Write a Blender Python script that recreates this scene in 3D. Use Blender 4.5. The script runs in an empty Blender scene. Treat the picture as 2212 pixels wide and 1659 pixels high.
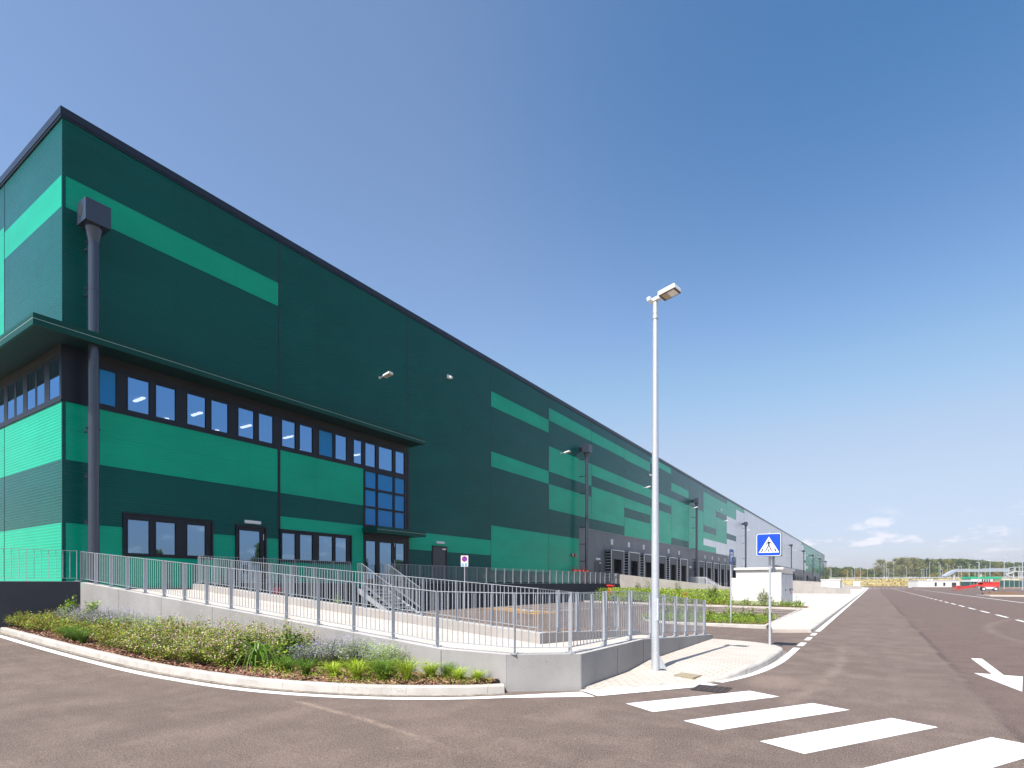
import bpy, math, random
from mathutils import Vector, Matrix

# ---------------------------------------------------------------- camera, sky, sun, exposure
SC = bpy.context.scene
COL = SC.collection
FPX = 1200.0                      # focal length, in units of a 2212 unit wide picture
CAMH = 1.7
YAW = math.atan(781.3 / FPX)      # angle between the view axis and the long facade
SN, CS = math.sin(YAW), math.cos(YAW)
cam = bpy.data.objects.new('camera', bpy.data.cameras.new('camera'))
COL.objects.link(cam)
cam.location = (0, 0, CAMH)
cam.rotation_euler = (math.radians(90), 0, YAW)
cam.data.sensor_width = 36.0
cam.data.lens = FPX / 2212 * 36.0
cam.data.shift_y = (1261.5 - 829.5) / 2212
cam.data.clip_start = 0.1
cam.data.clip_end = 9000
SC.camera = cam

SUN_EL, SUN_AZ = math.radians(55.5), math.radians(184.2)   # azimuth clockwise from +Y
W = bpy.data.worlds.new('World'); SC.world = W; W.use_nodes = True
nt = W.node_tree; nt.nodes.clear()
wo = nt.nodes.new('ShaderNodeOutputWorld'); bg = nt.nodes.new('ShaderNodeBackground')
sky = nt.nodes.new('ShaderNodeTexSky'); sky.sky_type = 'NISHITA'; sky.sun_disc = False
sky.sun_elevation = SUN_EL; sky.sun_rotation = SUN_AZ
sky.altitude = 0; sky.air_density = 1.0; sky.dust_density = 0.6; sky.ozone_density = 2.0
bg.inputs['Strength'].default_value = 0.13
# thin fair-weather clouds low over the horizon
tc = nt.nodes.new('ShaderNodeTexCoord'); sep = nt.nodes.new('ShaderNodeSeparateXYZ')
nt.links.new(tc.outputs['Generated'], sep.inputs[0])
def wmath(op, a, b=None):
    n = nt.nodes.new('ShaderNodeMath'); n.operation = op
    for i, v in enumerate((a, b)):
        if v is None: continue
        if isinstance(v, (int, float)): n.inputs[i].default_value = v
        else: nt.links.new(v, n.inputs[i])
    return n.outputs[0]
mp = nt.nodes.new('ShaderNodeMapping'); mp.inputs['Scale'].default_value = (17, 17, 48); mp.inputs['Location'].default_value = (3.3, 1.2, .4)
nt.links.new(tc.outputs['Generated'], mp.inputs['Vector'])
nz = nt.nodes.new('ShaderNodeTexNoise'); nz.inputs['Scale'].default_value = 1.0
nz.inputs['Detail'].default_value = 7; nz.inputs['Roughness'].default_value = 0.55
nt.links.new(mp.outputs[0], nz.inputs['Vector'])
def wramp(src, x0, x1):
    r = nt.nodes.new('ShaderNodeMapRange'); r.interpolation_type = 'SMOOTHSTEP'
    r.inputs[1].default_value = x0; r.inputs[2].default_value = x1
    nt.links.new(src, r.inputs[0]); return r.outputs[0]
cl = wmath('MULTIPLY', wramp(nz.outputs['Fac'], 0.54, 0.66), wramp(sep.outputs['Z'], 0.03, 0.055))
cl = wmath('MULTIPLY', cl, wramp(sep.outputs['Z'], 0.120, 0.085))
cl = wmath('MULTIPLY', cl, 0.5)
mixc = nt.nodes.new('ShaderNodeMix'); mixc.data_type = 'RGBA'
# tone of the air by height: a milky, bluer band towards the horizon
cr = nt.nodes.new('ShaderNodeValToRGB'); nt.links.new(sep.outputs['Z'], cr.inputs[0])
GAIN = [(0.0, (.40,.40,.56)), (.045, (.47,.465,.63)), (.15, (.83,.68,.62)), (.28, (1.12,.95,.84)), (.48, (1.24,1.16,1.11)), (.72, (.97,1.05,1.12))]
cr.color_ramp.interpolation = 'B_SPLINE'
cr.color_ramp.elements[0].position, cr.color_ramp.elements[1].position = GAIN[0][0], GAIN[-1][0]
cr.color_ramp.elements[0].color = GAIN[0][1] + (1,); cr.color_ramp.elements[1].color = GAIN[-1][1] + (1,)
for p_, c_ in GAIN[1:-1]: e_ = cr.color_ramp.elements.new(p_); e_.color = c_ + (1,)
gm = nt.nodes.new('ShaderNodeMix'); gm.data_type = 'RGBA'; gm.blend_type = 'MULTIPLY'; gm.inputs[0].default_value = 1
nt.links.new(sky.outputs[0], gm.inputs[6]); nt.links.new(cr.outputs[0], gm.inputs[7])
# the sky is deepest high up at a right angle to the sun
dt = nt.nodes.new('ShaderNodeVectorMath'); dt.operation = 'DOT_PRODUCT'; nt.links.new(tc.outputs['Generated'], dt.inputs[0])
dt.inputs[1].default_value = (.13, .78, .61)
pw = wramp(dt.outputs['Value'], 0.74, 1.04)
pw = wmath('MULTIPLY', pw, wramp(sep.outputs['Z'], 0.20, 0.70))
pm = nt.nodes.new('ShaderNodeMix'); pm.data_type = 'RGBA'; pm.blend_type = 'MULTIPLY'; nt.links.new(pw, pm.inputs[0])
nt.links.new(gm.outputs[2], pm.inputs[6]); pm.inputs[7].default_value = (.42, .73, .89, 1)
nt.links.new(cl, mixc.inputs[0]); nt.links.new(pm.outputs[2], mixc.inputs[6])
mixc.inputs[7].default_value = (5.6, 5.2, 5.5, 1)
nt.links.new(mixc.outputs[2], bg.inputs['Color']); nt.links.new(bg.outputs[0], wo.inputs['Surface'])

sun = bpy.data.objects.new('sun', bpy.data.lights.new('sun', 'SUN'))
COL.objects.link(sun)
sun.data.energy = 5.0; sun.data.angle = math.radians(0.5); sun.data.color = (1.0, 0.955, 0.89)
sdir = Vector((math.sin(SUN_AZ) * math.cos(SUN_EL), math.cos(SUN_AZ) * math.cos(SUN_EL), math.sin(SUN_EL)))
sun.rotation_euler = sdir.to_track_quat('Z', 'Y').to_euler()
sun.location = (0, 0, 60)

SC.render.engine = 'CYCLES'
SC.view_settings.view_transform = 'Standard'; SC.view_settings.look = 'None'
SC.view_settings.exposure = 0.7; SC.view_settings.gamma = 1.0
SC.view_settings.use_curve_mapping = False
SC.cycles.max_bounces = 8; SC.cycles.transparent_max_bounces = 24

# ---------------------------------------------------------------- helpers
def ray(u, v=1261.5):
    a = (u - 1106) / FPX
    return (-SN + a * CS, CS + a * SN, -(v - 1261.5) / FPX)
def x_at(u, Y):
    r = ray(u); return Y * r[0] / r[1]
def far(u, v, depth):                 # a point at a given distance along the view axis
    r = ray(u, v); return (r[0] * depth, r[1] * depth, CAMH + r[2] * depth)

ORG = {}
class MB:
    def __init__(s): s.v = []; s.f = []; s.m = []; s.sm = []
    def add(s, vs, fs, m=0, smooth=False):
        n = len(s.v); s.v += [tuple(p) for p in vs]
        for f in fs: s.f.append([i + n for i in f]); s.m.append(m); s.sm.append(smooth)
        return s
    def quad(s, a, b, c, d, m=0): return s.add([a, b, c, d], [[0, 1, 2, 3]], m)
    def box(s, x0, y0, z0, x1, y1, z1, m=0):
        if x0 > x1: x0, x1 = x1, x0
        if y0 > y1: y0, y1 = y1, y0
        if z0 > z1: z0, z1 = z1, z0
        v = [(x0,y0,z0),(x1,y0,z0),(x1,y1,z0),(x0,y1,z0),(x0,y0,z1),(x1,y0,z1),(x1,y1,z1),(x0,y1,z1)]
        return s.add(v, [[0,3,2,1],[4,5,6,7],[0,1,5,4],[1,2,6,5],[2,3,7,6],[3,0,4,7]], m)
    def prism(s, pts, z0, z1, m=0, mtop=None):      # z0, z1: numbers or one per point
        n = len(pts)
        a = z0 if isinstance(z0, (list, tuple)) else [z0] * n
        b = z1 if isinstance(z1, (list, tuple)) else [z1] * n
        v = [(p[0], p[1], a[i]) for i, p in enumerate(pts)] + [(p[0], p[1], b[i]) for i, p in enumerate(pts)]
        s.add(v, [list(range(n))[::-1]] + [[i, (i + 1) % n, n + (i + 1) % n, n + i] for i in range(n)], m)
        return s.add(v[n:], [list(range(n))], m if mtop is None else mtop)
    def bar(s, p, q, w, h, m=0, up=(0, 0, 1)):      # a rectangular bar from p to q
        p, q = Vector(p), Vector(q); d = (q - p).normalized()
        u = Vector(up)
        if abs(d.dot(u)) > .98: u = Vector((1, 0, 0))
        r = d.cross(u).normalized() * (w / 2); u = r.cross(d).normalized() * (h / 2)
        v = [p - r - u, p + r - u, p + r + u, p - r + u, q - r - u, q + r - u, q + r + u, q - r + u]
        return s.add(v, [[0,1,2,3],[7,6,5,4],[0,4,5,1],[1,5,6,2],[2,6,7,3],[3,7,4,0]], m)
    def tube(s, p, q, r0, r1=None, n=12, m=0, caps=True):
        r1 = r0 if r1 is None else r1
        p, q = Vector(p), Vector(q); d = (q - p).normalized()
        u = Vector((0, 0, 1)) if abs(d.z) < .9 else Vector((1, 0, 0))
        a = d.cross(u).normalized(); b = d.cross(a)
        v = []
        for c, r in ((p, r0), (q, r1)):
            for i in range(n):
                t = 2 * math.pi * i / n; v.append(c + a * (r * math.cos(t)) + b * (r * math.sin(t)))
        s.add(v, [[i, (i + 1) % n, n + (i + 1) % n, n + i] for i in range(n)], m, True)
        if caps: s.add(v, [list(range(n))[::-1], list(range(n, 2 * n))], m)
        return s
    def build(s, name, mats, parent=None, at=(0, 0, 0), bevel=0):
        me = bpy.data.meshes.new(name)
        o = bpy.data.objects.new(name, me); COL.objects.link(o)
        if parent is not None:
            O = ORG[parent.name]; o.parent = parent
        else:
            O = Vector(at); o.location = O
        ORG[o.name] = O
        me.from_pydata([(x - O[0], y - O[1], z - O[2]) for x, y, z in s.v], [], s.f)
        for mt in (mats if isinstance(mats, (list, tuple)) else [mats]): me.materials.append(mt)
        me.polygons.foreach_set('material_index', s.m)
        me.polygons.foreach_set('use_smooth', s.sm)
        me.update()
        if bevel:
            b = o.modifiers.new('bevel', 'BEVEL'); b.width = bevel; b.segments = 2; b.limit_method = 'ANGLE'
            b.angle_limit = math.radians(40)
        return o
def tag(o, label=None, cat=None, group=None, kind=None):
    for k, v in (('label', label), ('category', cat), ('group', group), ('kind', kind)):
        if v: o[k] = v
    return o
def thing(name, label, cat, loc=(0, 0, 0), group=None):
    o = bpy.data.objects.new(name, None); COL.objects.link(o); o.location = loc
    o.empty_display_size = .3
    ORG[o.name] = Vector(loc); return tag(o, label, cat, group)
def struct(mb, name, mats, bevel=0):
    return tag(mb.build(name, mats, bevel=bevel), kind='structure')
KIDS = {}
def kids(o): return [c for c in bpy.data.objects if c.parent == o]
def copy_tree(o, parent=None):
    c = o.copy(); COL.objects.link(c); ORG[c.name] = ORG.get(o.name, Vector((0, 0, 0)))
    if parent is not None: c.parent = parent
    for ch in kids(o): copy_tree(ch, c)
    return c
def place(proto, first, loc, rz=0, scale=1, label=None, group=None):
    o = proto if first else copy_tree(proto)
    o.location = loc; o.rotation_euler = (0, 0, rz); o.scale = (scale,) * 3 if isinstance(scale, (int, float)) else scale
    if label: o['label'] = label
    if group: o['group'] = group
    return o

# ---------------------------------------------------------------- materials
class N:
    def __init__(s, name):
        s.mat = bpy.data.materials.new(name); s.mat.use_nodes = True
        s.t = s.mat.node_tree; s.b = s.t.nodes['Principled BSDF']; s.pos = None
    def P(s):
        if s.pos is None: s.pos = s.t.nodes.new('ShaderNodeNewGeometry').outputs['Position']
        return s.pos
    def scaled(s, sx, sy, sz, rz=0):
        m = s.t.nodes.new('ShaderNodeMapping'); m.inputs['Scale'].default_value = (sx, sy, sz)
        m.inputs['Rotation'].default_value = (0, 0, rz)
        s.t.links.new(s.P(), m.inputs['Vector']); return m.outputs[0]
    def noise(s, scale, detail=5, rough=.55, vec=None, dist=0):
        n = s.t.nodes.new('ShaderNodeTexNoise'); n.inputs['Scale'].default_value = scale
        n.inputs['Detail'].default_value = detail; n.inputs['Roughness'].default_value = rough
        n.inputs['Distortion'].default_value = dist
        s.t.links.new(vec if vec is not None else s.P(), n.inputs['Vector']); return n.outputs['Fac']
    def rng(s, src, a, b, c=0., d=1., smooth=True):
        r = s.t.nodes.new('ShaderNodeMapRange')
        if smooth: r.interpolation_type = 'SMOOTHSTEP'
        for i, v in enumerate((a, b, c, d)): r.inputs[i + 1].default_value = v
        s.t.links.new(src, r.inputs[0]); return r.outputs[0]
    def math(s, op, a, b=None):
        n = s.t.nodes.new('ShaderNodeMath'); n.operation = op
        for i, v in enumerate((a, b)):
            if v is None: continue
            if isinstance(v, (int, float)): n.inputs[i].default_value = v
            else: s.t.links.new(v, n.inputs[i])
        return n.outputs[0]
    def mix(s, fac, a, b, mode='MIX'):
        n = s.t.nodes.new('ShaderNodeMix'); n.data_type = 'RGBA'; n.blend_type = mode
        for i, v in ((0, fac), (6, a), (7, b)):
            if isinstance(v, (int, float)): n.inputs[i].default_value = v
            elif isinstance(v, tuple): n.inputs[i].default_value = v if len(v) == 4 else v + (1,)
            else: s.t.links.new(v, n.inputs[i])
        return n.outputs[2]
    def sepz(s, i='Z'):
        n = s.t.nodes.new('ShaderNodeSeparateXYZ'); s.t.links.new(s.P(), n.inputs[0]); return n.outputs[i]
    def color(s, c):
        if isinstance(c, tuple): s.b.inputs['Base Color'].default_value = c if len(c) == 4 else c + (1,)
        else: s.t.links.new(c, s.b.inputs['Base Color'])
        return s
    def bump(s, h, strength=.3, dist=.01):
        n = s.t.nodes.new('ShaderNodeBump'); n.inputs['Strength'].default_value = strength
        n.inputs['Distance'].default_value = dist
        s.t.links.new(h, n.inputs['Height']); s.t.links.new(n.outputs[0], s.b.inputs['Normal']); return s
    def set(s, **k):
        for a, v in k.items():
            key = {'rough': 'Roughness', 'metal': 'Metallic', 'spec': 'Specular IOR Level', 'coat': 'Coat Weight',
                   'trans': 'Transmission Weight', 'sub': 'Subsurface Weight'}.get(a, a)
            if isinstance(v, (int, float)): s.b.inputs[key].default_value = v
            else: s.t.links.new(v, s.b.inputs[key])
        return s
def mul(c, k): return tuple(min(1, x * k) for x in c)
def simple(name, c, rough=.6, var=.12, scale=3., metal=0, spec=.5):
    n = N(name); f = n.noise(scale, 6)
    n.color(n.mix(f, mul(c, 1 - var), mul(c, 1 + var))).set(rough=rough, metal=metal, spec=spec)
    return n.mat
def srgb(r, g, b):
    f = lambda x: (x / 255 / 12.92) if x / 255 <= .04045 else ((x / 255 + .055) / 1.055) ** 2.4
    return (f(r), f(g), f(b))

def cladding(name, c, rough=.14, spec=.14, rib=.1, var=.07):
    n = N(name); z = n.sepz('Z')
    big = n.noise(1.0, 3, .5, n.scaled(.35, .35, .9))
    col = n.mix(n.rng(big, .3, .7), mul(c, 1 - var), mul(c, 1 + var))
    saw = n.math('SINE', n.math('MULTIPLY', z, 2 * math.pi / rib))
    fr = n.math('FRACT', n.math('DIVIDE', n.math('SUBTRACT', z, 14.75 - 14 * 1.01), 1.01))
    seam = n.rng(n.math('ABSOLUTE', n.math('SUBTRACT', fr, .5)), .488, .498)
    col = n.mix(n.math('MULTIPLY', seam, .35), col, mul(c, .35))
    wob = n.noise(1.0, 2, .5, n.scaled(.25, .25, .25)); dirt = n.noise(1.0, 5, .65, n.scaled(1.6, 1.6, .12))
    col = n.mix(n.math('MULTIPLY', n.rng(dirt, .56, .75), .22), col, mul(c, .55))
    h = n.math('ADD', n.math('MULTIPLY', saw, .5), n.math('MULTIPLY', wob, 1.2))
    n.color(col).set(rough=rough, spec=spec).bump(h, .7, .009)
    return n.mat
M = {}
M['dark'] = cladding('dark_green_cladding', (.0001, .086, .074))
M['green'] = cladding('green_cladding', (.0002, .38, .225))
M['silver'] = cladding('pale_grey_cladding', (.80, .81, .84), .24, .9, var=.02)
M['coping'] = simple('coping_paint', (.010, .016, .030), .32, .1, spec=.4)
M['frame'] = simple('window_frame_paint', (.006, .009, .018), .35, .1, spec=.3)
M['canopy'] = cladding('canopy_green', (.001, .060, .048), .35, rib=.2)
M['pipe'] = simple('downpipe_paint', (.026, .034, .054), .22, .04, spec=.8)
M['plinth'] = (lambda n: n.color(n.mix(n.rng(n.noise(.8, 6), .3, .7), (.125, .128, .145), (.155, .158, .175))).set(rough=.5).mat)(N('dark_concrete_panel'))
M['blueglass'] = simple('blue_spandrel_glass', (.0, .21, .52), .06, .05, .5, spec=.35)
M['black'] = simple('black_rubber', (.006, .007, .009), .6)
M['shelter'] = simple('dock_curtain_grey', (.060, .064, .076), .6)
M['whitepaint'] = simple('white_paint', (.72, .74, .76), .4, .04)
M['lampwhite'] = simple('lamp_housing_white', (.75, .75, .74), .4, .03)
M['red'] = simple('red_paint', (.62, .02, .015), .35, .08)
M['room'] = simple('office_interior', (.13, .14, .17), .8)
M['ceil'] = simple('office_ceiling', (.22, .24, .29), .8)
M['curtain'] = simple('office_blind', (.35, .42, .55), .9, .15, 4)
M['darkroom'] = simple('dark_interior', (.02, .022, .028), .8)
M['orange'] = simple('orange_paint', (.75, .12, .01), .4)

def glass(name, tint, fac, rough=.015):
    m = bpy.data.materials.new(name); m.use_nodes = True; t = m.node_tree
    for n_ in list(t.nodes):
        if n_.type != 'OUTPUT_MATERIAL': t.nodes.remove(n_)
    out = [n_ for n_ in t.nodes if n_.type == 'OUTPUT_MATERIAL'][0]
    tr = t.nodes.new('ShaderNodeBsdfTransparent'); tr.inputs[0].default_value = (.42, .50, .60, 1)
    gl = t.nodes.new('ShaderNodeBsdfGlossy'); gl.inputs['Color'].default_value = tint + (1,); gl.inputs['Roughness'].default_value = rough
    mx = t.nodes.new('ShaderNodeMixShader'); fr = t.nodes.new('ShaderNodeFresnel'); fr.inputs[0].default_value = 1.5
    mr = t.nodes.new('ShaderNodeMapRange'); mr.inputs[1].default_value = 0; mr.inputs[2].default_value = 1
    mr.inputs[3].default_value = fac; mr.inputs[4].default_value = 1
    t.links.new(fr.outputs[0], mr.inputs[0]); t.links.new(mr.outputs[0], mx.inputs[0])
    t.links.new(tr.outputs[0], mx.inputs[1]); t.links.new(gl.outputs[0], mx.inputs[2])
    g = t.nodes.new('ShaderNodeNewGeometry')
    no = t.nodes.new('ShaderNodeTexNoise'); no.inputs['Scale'].default_value = .7; t.links.new(g.outputs['Position'], no.inputs['Vector'])
    bu = t.nodes.new('ShaderNodeBump'); bu.inputs['Strength'].default_value = .06; bu.inputs['Distance'].default_value = .02
    t.links.new(no.outputs['Fac'], bu.inputs['Height']); t.links.new(bu.outputs[0], gl.inputs['Normal'])
    t.links.new(mx.outputs[0], out.inputs[0]); return m
M['glass'] = glass('solar_glass', (.26, .50, .84), .70)
M['glass_clear'] = glass('door_glass', (.30, .48, .68), .66)
def emit(name, c, s):
    m = bpy.data.materials.new(name); m.use_nodes = True; b = m.node_tree.nodes['Principled BSDF']
    b.inputs['Base Color'].default_value = c + (1,); b.inputs['Emission Color'].default_value = c + (1,)
    b.inputs['Emission Strength'].default_value = s; return m
M['tube'] = emit('ceiling_lamp_glow', (1.0, .90, .82), 3.6)

M['soffit_shade'] = simple('canopy_soffit_shade', (.0005, .020, .016), .5, .1, 2, spec=.2)  # canopy underside, its green darkened in colour to paint the shade there
# galvanised steel
def galv(name='galvanised_steel', c=(.44, .465, .49)):
    n = N(name); f = n.noise(30, 3, .6); g = n.noise(2.2, 3)
    n.color(n.mix(n.rng(f, .3, .7), mul(c, .93), mul(c, 1.07))).set(rough=n.rng(g, .2, .8, .40, .50), metal=.45, spec=.5)
    return n.mat
M['galv'] = galv(); M['galvlight'] = galv('galvanised_pole', (.55, .575, .60))

def concrete(name, c, rough=.85, streak=.5, pits=True):
    n = N(name); a = n.noise(.9, 7, .6); f = n.noise(22, 4, .6)
    st = n.noise(1.0, 4, .6, n.scaled(3.2, 3.2, .35))
    col = n.mix(n.rng(a, .3, .72), mul(c, .86), mul(c, 1.08))
    col = n.mix(n.math('MULTIPLY', n.rng(st, .5, .75), streak * .5), col, mul(c, .72))
    col = n.mix(n.math('MULTIPLY', n.rng(f, .35, .7), .18), col, mul(c, 1.2))
    h = n.noise(30, 5, .6)
    if pits:
        vo = n.t.nodes.new('ShaderNodeTexVoronoi'); vo.inputs['Scale'].default_value = 5.5; n.t.links.new(n.P(), vo.inputs['Vector'])
        pit = n.rng(vo.outputs['Distance'], .035, .06)
        col = n.mix(pit, mul(c, .35), col)
    n.color(col).set(rough=rough, spec=.3).bump(h, .35, .004)
    return n.mat
M['conc'] = concrete('cast_concrete', (.30, .288, .276), streak=.8)
M['conc_light'] = concrete('pale_concrete', (.335, .308, .286), streak=.25, pits=False)
M['conc_cap'] = concrete('wall_top_concrete', (.42, .40, .38), streak=.1, pits=False)
M['conc_dark'] = concrete('dark_coated_concrete', (.038, .040, .052), streak=.6, pits=False)
M['screed'] = concrete('ramp_screed', (.50, .44, .385), streak=.15, pits=False)
M['kerb'] = (lambda n: n.color(n.mix(n.rng(n.math('FRACT', n.math('MULTIPLY', n.sepz('X'), 1.0)), .0, .012), (.20, .18, .16),
        n.mix(n.rng(n.noise(3, 6), .3, .7), (.38, .35, .315), (.47, .44, .40)))).set(rough=.85, spec=.3).bump(n.noise(25, 5), .3, .004).mat)(N('kerb_stone'))
M['wallwhite'] = simple('white_render', (.70, .68, .66), .8, .05, 1.2)

# paving bricks: two directions of thin joints
def paving():
    n = N('brick_paving'); br = n.t.nodes.new('ShaderNodeTexBrick')
    n.t.links.new(n.scaled(1, 1, 1, math.radians(8)), br.inputs['Vector'])
    br.inputs['Scale'].default_value = 1; br.inputs['Mortar Size'].default_value = .009
    br.inputs['Brick Width'].default_value = .22; br.inputs['Row Height'].default_value = .11
    br.inputs['Color1'].default_value = (.44, .39, .34, 1); br.inputs['Color2'].default_value = (.50, .445, .39, 1)
    br.inputs['Mortar'].default_value = (.25, .205, .17, 1)
    a = n.noise(1.2, 6); col = n.mix(n.rng(a, .3, .7), br.outputs['Color'], (.53, .475, .415))
    col = n.mix(.35, br.outputs['Color'], col)
    n.color(col).set(rough=.85, spec=.3).bump(br.outputs['Fac'], -.25, .004); return n.mat
M['paving'] = paving()
M['slab'] = (lambda n: n.color(n.mix(n.rng(n.noise(.35, 7, .6), .3, .7), (.45, .42, .385), (.55, .52, .48))).set(rough=.85, spec=.3).mat)(N('yard_concrete'))

def asphalt():
    n = N('asphalt'); P = n.P(); px, py = n.sepz('X'), n.sepz('Y')
    big = n.noise(.16, 6, .62); med = n.noise(1.3, 7, .68); fine = n.noise(26, 4, .75); grit = n.noise(75, 3, .8)
    st = n.noise(1.0, 6, .65, n.scaled(.9, .10, 1)); st2 = n.noise(1.0, 6, .68, n.scaled(.11, 1.6, 1, math.radians(-12)))
    col = n.mix(n.rng(big, .30, .70), (.110, .088, .080), (.150, .124, .114))
    col = n.mix(n.math('MULTIPLY', n.rng(med, .42, .66), .7), col, (.225, .188, .172))
    col = n.mix(n.math('MULTIPLY', n.rng(st, .48, .66), .32), col, (.070, .055, .052))
    col = n.mix(n.math('MULTIPLY', n.rng(st2, .50, .70), .34), col, (.235, .198, .180))
    # the right lane was laid separately: redder and darker, with a ragged dark joint
    edge = n.math('ADD', px, n.math('MULTIPLY', n.math('SUBTRACT', n.noise(.5, 5), .5), .35))
    lane = n.rng(edge, 1.30, 1.42)
    col = n.mix(n.math('MULTIPLY', lane, .85), col, n.mix(n.rng(med, .35, .65), (.088, .060, .056), (.125, .090, .083)))
    tar = n.math('MULTIPLY', n.rng(n.math('ABSOLUTE', n.math('SUBTRACT', edge, 1.36)), .10, .02), n.rng(n.noise(.35, 5), .42, .56))
    col = n.mix(n.math('MULTIPLY', tar, .95), col, (.045, .036, .035))
    def ring(cx, cy, r, w, k, c=(.24, .205, .18), lim=None):
        nonlocal col
        dx, dy = n.math('SUBTRACT', px, cx), n.math('SUBTRACT', py, cy)
        d = n.math('SQRT', n.math('ADD', n.math('MULTIPLY', dx, dx), n.math('MULTIPLY', dy, dy)))
        d = n.math('ADD', d, n.math('MULTIPLY', n.math('SUBTRACT', n.noise(1.4, 5, .7), .5), .16))
        f = n.math('MULTIPLY', n.rng(n.math('ABSOLUTE', n.math('SUBTRACT', d, r)), w, 0), n.rng(n.noise(2.2, 6, .7), .32, .62))
        if lim: f = n.math('MULTIPLY', f, n.math('MULTIPLY', n.rng(lim[0], lim[1], lim[2]), n.rng(lim[0], lim[4], lim[3])))
        col = n.mix(n.math('MULTIPLY', f, k), col, c)
    ring(-8.525, -13.69, 18.79, .09, 1.0, (.36, .30, .25), (px, -7.3, -6.8, -5.2, -3.0))
    ring(-33.57, 14.05, 32.96, .20, 1.0, (.25, .215, .19), (py, 7.5, 10, 15, 20))
    ring(33.2, 24.5, 29.7, .25, .8, (.21, .18, .165), (py, 19, 23, 34, 42))
    ring(30.7, 59.65, 40.0, .16, .8, (.30, .26, .23), (py, 31.2, 31.8, 33.4, 34.6))
    ring(-8, -3.2, 9.2, .35, .35); ring(3, 48, 22, .5, .3)
    vo = n.t.nodes.new('ShaderNodeTexVoronoi'); vo.inputs['Scale'].default_value = 2.6; n.t.links.new(P, vo.inputs['Vector'])
    col = n.mix(n.rng(vo.outputs['Distance'], .045, .02), col, (.42, .38, .34))
    dx, dy = n.math('SUBTRACT', px, -1.45), n.math('MULTIPLY', n.math('SUBTRACT', py, 10.6), .55)
    d = n.math('ADD', n.math('SQRT', n.math('ADD', n.math('MULTIPLY', dx, dx), n.math('MULTIPLY', dy, dy))), n.math('MULTIPLY', n.math('SUBTRACT', med, .5), .5))
    col = n.mix(n.math('MULTIPLY', n.rng(d, .55, .2), .55), col, (.30, .255, .215))
    col = n.mix(n.rng(fine, .36, .64, .0, .62), col, mul((.1, .080, .074), .75))
    col = n.mix(n.math('MULTIPLY', n.rng(grit, .53, .62), .75), col, (.42, .365, .335))
    col = n.mix(1.0, col, (.92, .82, .74), 'MULTIPLY')
    n.color(col).set(rough=.82, spec=.30).bump(n.math('ADD', fine, n.math('MULTIPLY', grit, .6)), .7, .010)
    return n.mat
M['asphalt'] = asphalt()
def marking(name, c):
    n = N(name); f = n.noise(4, 6, .7); g = n.noise(60, 3, .7)
    w = n.noise(1.3, 7, .75); col = n.mix(n.math('MULTIPLY', n.rng(f, .50, .75), .45), c, mul(c, .60))
    col = n.mix(n.math('MULTIPLY', n.rng(w, .58, .70), n.rng(g, .38, .52)), col, mul(c, .34))
    n.color(n.mix(n.math('MULTIPLY', n.rng(g, .58, .70), .45), col, mul(c, .45))).set(rough=.6, spec=.4).bump(g, .25, .003)
    return n.mat
M['line'] = marking('white_road_paint', (.74, .725, .70)); M['yellow'] = marking('yellow_road_paint', (.80, .42, .03))
M['blueline'] = marking('blue_road_paint', (.25, .45, .66))
M['drygrass'] = (lambda n: n.color(n.mix(n.rng(n.noise(.18, 8, .7), .35, .68), (.22, .20, .055), n.mix(n.rng(n.noise(.6, 6, .7), .3, .7), (.42, .31, .13), (.55, .44, .24)))).set(rough=.95).bump(n.noise(1.5, 6), .8, .3).mat)(N('dry_grass_ground'))
M['earth'] = simple('bare_earth', (.20, .125, .080), .95, .35, .5)
M['mulch_soil'] = simple('mulch_soil', (.13, .060, .036), .95, .4, 12)

def leafm(name, c, var=.35, trans=.25, rough=.5):
    n = N(name); oi = n.noise(2.5, 4); f = n.noise(9, 3)
    col = n.mix(n.rng(oi, .3, .7), mul(c, 1 - var), mul(c, 1 + var)); col = n.mix(n.math('MULTIPLY', n.rng(f, .4, .8), .3), col, mul(c, 1.5))
    n.color(col).set(rough=rough, spec=.35)
    n.b.inputs['Subsurface Weight'].default_value = 0
    t = n.t; tr = t.nodes.new('ShaderNodeBsdfTranslucent'); t.links.new(col, tr.inputs[0])
    mx = t.nodes.new('ShaderNodeMixShader'); mx.inputs[0].default_value = trans
    out = [x for x in t.nodes if x.type == 'OUTPUT_MATERIAL'][0]
    t.links.new(n.b.outputs[0], mx.inputs[1]); t.links.new(tr.outputs[0], mx.inputs[2]); t.links.new(mx.outputs[0], out.inputs[0])
    return n.mat
M['leaf_green'] = leafm('leaf_green', (.105, .200, .022))
M['leaf_lime'] = leafm('leaf_lime', (.33, .44, .035))
M['leaf_dark'] = leafm('leaf_dark', (.030, .085, .018))
M['leaf_olive'] = leafm('leaf_olive', (.30, .285, .045))
M['leaf_bronze'] = leafm('leaf_bronze', (.27, .125, .040))
M['leaf_grey'] = leafm('leaf_grey_green', (.21, .26, .13))
M['leaf_yellow'] = leafm('leaf_yellow', (.38, .26, .03))
M['leaf_greylime'] = leafm('leaf_grey_lime', (.34, .44, .13))
M['leaf_wood'] = leafm('leaf_wood', (.125, .190, .045), .4)
M['leaf_wooddk'] = leafm('leaf_wood_dark', (.065, .115, .035), .4)
M['leaf_poplar'] = leafm('leaf_poplar', (.30, .285, .14), .3)
M['petal_pink'] = leafm('petal_pink', (.72, .52, .48), .12, .2)
M['petal_violet'] = leafm('petal_violet', (.50, .43, .64), .2, .2)
M['stem'] = simple('stem_brown', (.16, .11, .06), .8)
M['trunk'] = simple('bark_grey', (.30, .27, .22), .9, .25, 2)
M['straw'] = simple('straw_stem', (.42, .34, .20), .8)

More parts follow.
